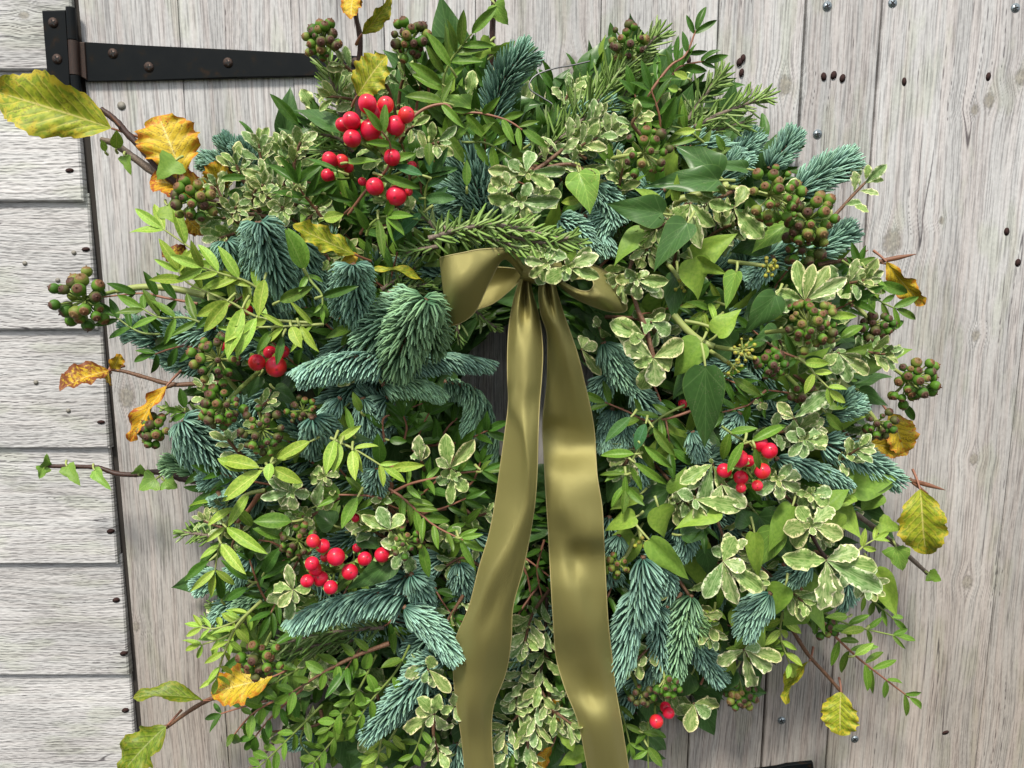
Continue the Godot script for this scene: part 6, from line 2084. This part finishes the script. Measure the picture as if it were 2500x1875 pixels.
func build_bow():
	V(1050, 600, 0.2712)
	var bow := thing("ribbon_bow", "olive green satin ribbon bow with two long tails tied on the wreath", "bow", P(900, 250, 90))
	var w := func(x0, x1, y, h, bump): return [x0, y, h, lerpf(x0, x1, 0.25), y + 2, h + bump, lerpf(x0, x1, 0.5), y + 3, h + bump * 0.4, lerpf(x0, x1, 0.75), y + 2, h - bump * 0.5, x1, y, h]
	var lt := sheet(bow, "tail", lean([
		[812, 300, 98, 835, 300, 104, 860, 300, 99, 880, 300, 104, 900, 300, 98],
		[770, 420, 98, 810, 420, 106, 850, 425, 96, 890, 425, 106, 920, 420, 98],
		[738, 560, 97, 790, 560, 108, 850, 565, 100, 910, 565, 106, 962, 560, 97],
		[712, 720, 98, 780, 720, 106, 850, 725, 105, 930, 725, 104, 995, 720, 95],
		[698, 950, 98, 770, 950, 104, 860, 955, 106, 940, 955, 103, 1014, 950, 95],
		[698, 1200, 98, 770, 1200, 103, 860, 1205, 105, 940, 1205, 102, 1003, 1200, 96],
		[705, 1420, 92, 724, 1425, 99, 830, 1430, 104, 920, 1430, 101, 985, 1420, 97],
		[672, 1700, 90, 800, 1705, 98, 850, 1710, 104, 920, 1710, 102, 972, 1700, 98],
		[630, 2000, 88, 800, 2005, 96, 880, 2010, 103, 920, 2010, 101, 965, 2000, 97],
		[588, 2300, 87, 760, 2305, 95, 860, 2310, 100, 910, 2310, 99, 945, 2300, 96],
		[530, 2600, 86, 690, 2605, 96, 780, 2610, 99, 850, 2610, 96, 900, 2600, 92],
		[440, 2900, 88, 560, 2905, 97, 660, 2910, 99, 760, 2910, 96, 840, 2900, 92],
		[350, 3250, 90, 450, 3255, 96, 560, 3260, 95, 660, 3260, 96, 748, 3250, 92],
		[226, 3560, 88, 360, 3565, 95, 480, 3570, 97, 610, 3570, 95, 730, 3560, 90],
		[210, 3850, 86, 320, 3855, 94, 450, 3860, 96, 570, 3860, 92, 680, 3850, 86],
		[240, 4150, 86, 330, 4155, 92, 420, 4160, 92, 490, 4160, 90, 570, 4150, 84],
		[285, 4450, 84, 350, 4455, 86, 420, 4460, 85, 480, 4460, 84, 556, 4450, 82],
		[320, 4800, 80, 400, 4805, 84, 460, 4810, 84, 520, 4810, 82, 590, 4800, 80]], [[0, 0], [560, -2], [1200, 6], [1900, 13], [2600, 12], [3300, 6], [3850, -3], [4900, -9]]))
	lt.set_meta("label", "left ribbon tail, lighter and half turned at its middle")
	var rt := sheet(bow, "tail", lean([
		[985, 330, 98, 1020, 330, 104, 1060, 330, 98, 1090, 330, 104, 1120, 330, 98],
		[978, 450, 97, 1020, 450, 106, 1070, 455, 98, 1110, 455, 104, 1152, 450, 97],
		[1000, 620, 95, 1060, 620, 104, 1110, 625, 102, 1150, 625, 102, 1205, 620, 95],
		[1052, 780, 92, 1110, 780, 100, 1160, 785, 102, 1210, 785, 100, 1262, 780, 94],
		[1058, 1000, 90, 1130, 1000, 97, 1190, 1005, 100, 1260, 1005, 100, 1335, 1000, 96],
		[1050, 1250, 88, 1140, 1250, 93, 1230, 1255, 96, 1310, 1255, 97, 1395, 1250, 94],
		[1020, 1500, 88, 1140, 1500, 90, 1240, 1505, 92, 1350, 1505, 93, 1452, 1500, 92],
		[1014, 1680, 86, 1140, 1660, 87, 1250, 1680, 89, 1380, 1705, 90, 1482, 1700, 90],
		[1022, 1850, 88, 1140, 1850, 88, 1260, 1855, 89, 1380, 1855, 90, 1490, 1850, 90],
		[1034, 2080, 92, 1150, 2080, 95, 1270, 2085, 96, 1390, 2085, 96, 1505, 2080, 95],
		[1050, 2350, 92, 1160, 2350, 96, 1280, 2355, 97, 1420, 2355, 96, 1548, 2350, 94],
		[1066, 2600, 88, 1190, 2600, 90, 1300, 2605, 93, 1430, 2605, 94, 1562, 2600, 92],
		[1076, 2800, 90, 1200, 2800, 93, 1310, 2805, 90, 1440, 2805, 91, 1572, 2800, 90],
		[1092, 3100, 91, 1220, 3100, 95, 1330, 3105, 94, 1450, 3105, 90, 1586, 3100, 88],
		[1112, 3420, 88, 1240, 3420, 93, 1360, 3425, 94, 1490, 3425, 91, 1606, 3420, 86],
		[1138, 3720, 84, 1260, 3720, 88, 1390, 3725, 90, 1520, 3725, 90, 1640, 3720, 84],
		[1220, 4000, 84, 1330, 4000, 84, 1440, 4005, 82, 1570, 4005, 84, 1672, 4000, 80],
		[1336, 4300, 84, 1430, 4300, 88, 1530, 4305, 88, 1630, 4305, 86, 1724, 4300, 80],
		[1420, 4720, 80, 1510, 4720, 83, 1600, 4725, 83, 1700, 4725, 82, 1790, 4720, 78]], [[0, 0], [620, 3], [1250, -2], [1750, -6], [2200, 0], [2550, 4], [2850, -1], [3250, 3], [3720, -2], [4150, 0], [4800, -5]]))
	rt.set_meta("label", "right ribbon tail, darker, with soft cross folds")
	var ll := sheet(bow, "loop", [
		[850, 190, 96, 846, 240, 100, 842, 300, 94],
		[720, 40, 112, 700, 80, 112, 672, 120, 106],
		[480, 30, 118, 500, 180, 118, 535, 330, 110],
		[280, 66, 116, 320, 330, 118, 400, 600, 106],
		[150, 92, 112, 180, 390, 114, 250, 706, 102],
		[92, 112, 100, 118, 400, 104, 170, 712, 96],
		[110, 140, 88, 150, 400, 90, 200, 690, 86],
		[330, 180, 82, 330, 380, 80, 360, 600, 82],
		[560, 190, 84, 560, 350, 80, 560, 525, 84],
		[720, 200, 90, 720, 310, 86, 700, 420, 88],
		[830, 225, 92, 830, 260, 94, 826, 300, 90]])
	ll.set_meta("label", "broad left loop of the bow")
	var rl := sheet(bow, "loop", [
		[1150, 300, 94, 1150, 330, 98, 1150, 352, 94],
		[1230, 345, 104, 1215, 375, 106, 1190, 380, 94],
		[1340, 400, 112, 1330, 440, 112, 1320, 480, 98],
		[1425, 408, 116, 1480, 490, 116, 1550, 575, 98],
		[1468, 365, 117, 1580, 470, 114, 1700, 602, 92],
		[1466, 318, 113, 1620, 420, 104, 1772, 568, 82],
		[1430, 300, 104, 1590, 340, 94, 1740, 450, 74],
		[1370, 300, 94, 1520, 230, 88, 1620, 270, 72],
		[1290, 300, 90, 1380, 200, 84, 1460, 170, 74],
		[1180, 300, 90, 1190, 250, 88, 1200, 210, 80]])
	rl.set_meta("label", "smaller right loop of the bow, open towards the knot")
	var kn := sheet(bow, "knot", [
		[900, 160, 92, 960, 150, 94, 1180, 150, 92],
		[850, 170, 104, 980, 170, 110, 1190, 190, 104],
		[835, 230, 108, 980, 240, 113, 1200, 250, 108],
		[830, 300, 104, 980, 310, 110, 1190, 320, 104],
		[870, 340, 92, 980, 345, 96, 1160, 345, 92]], false)
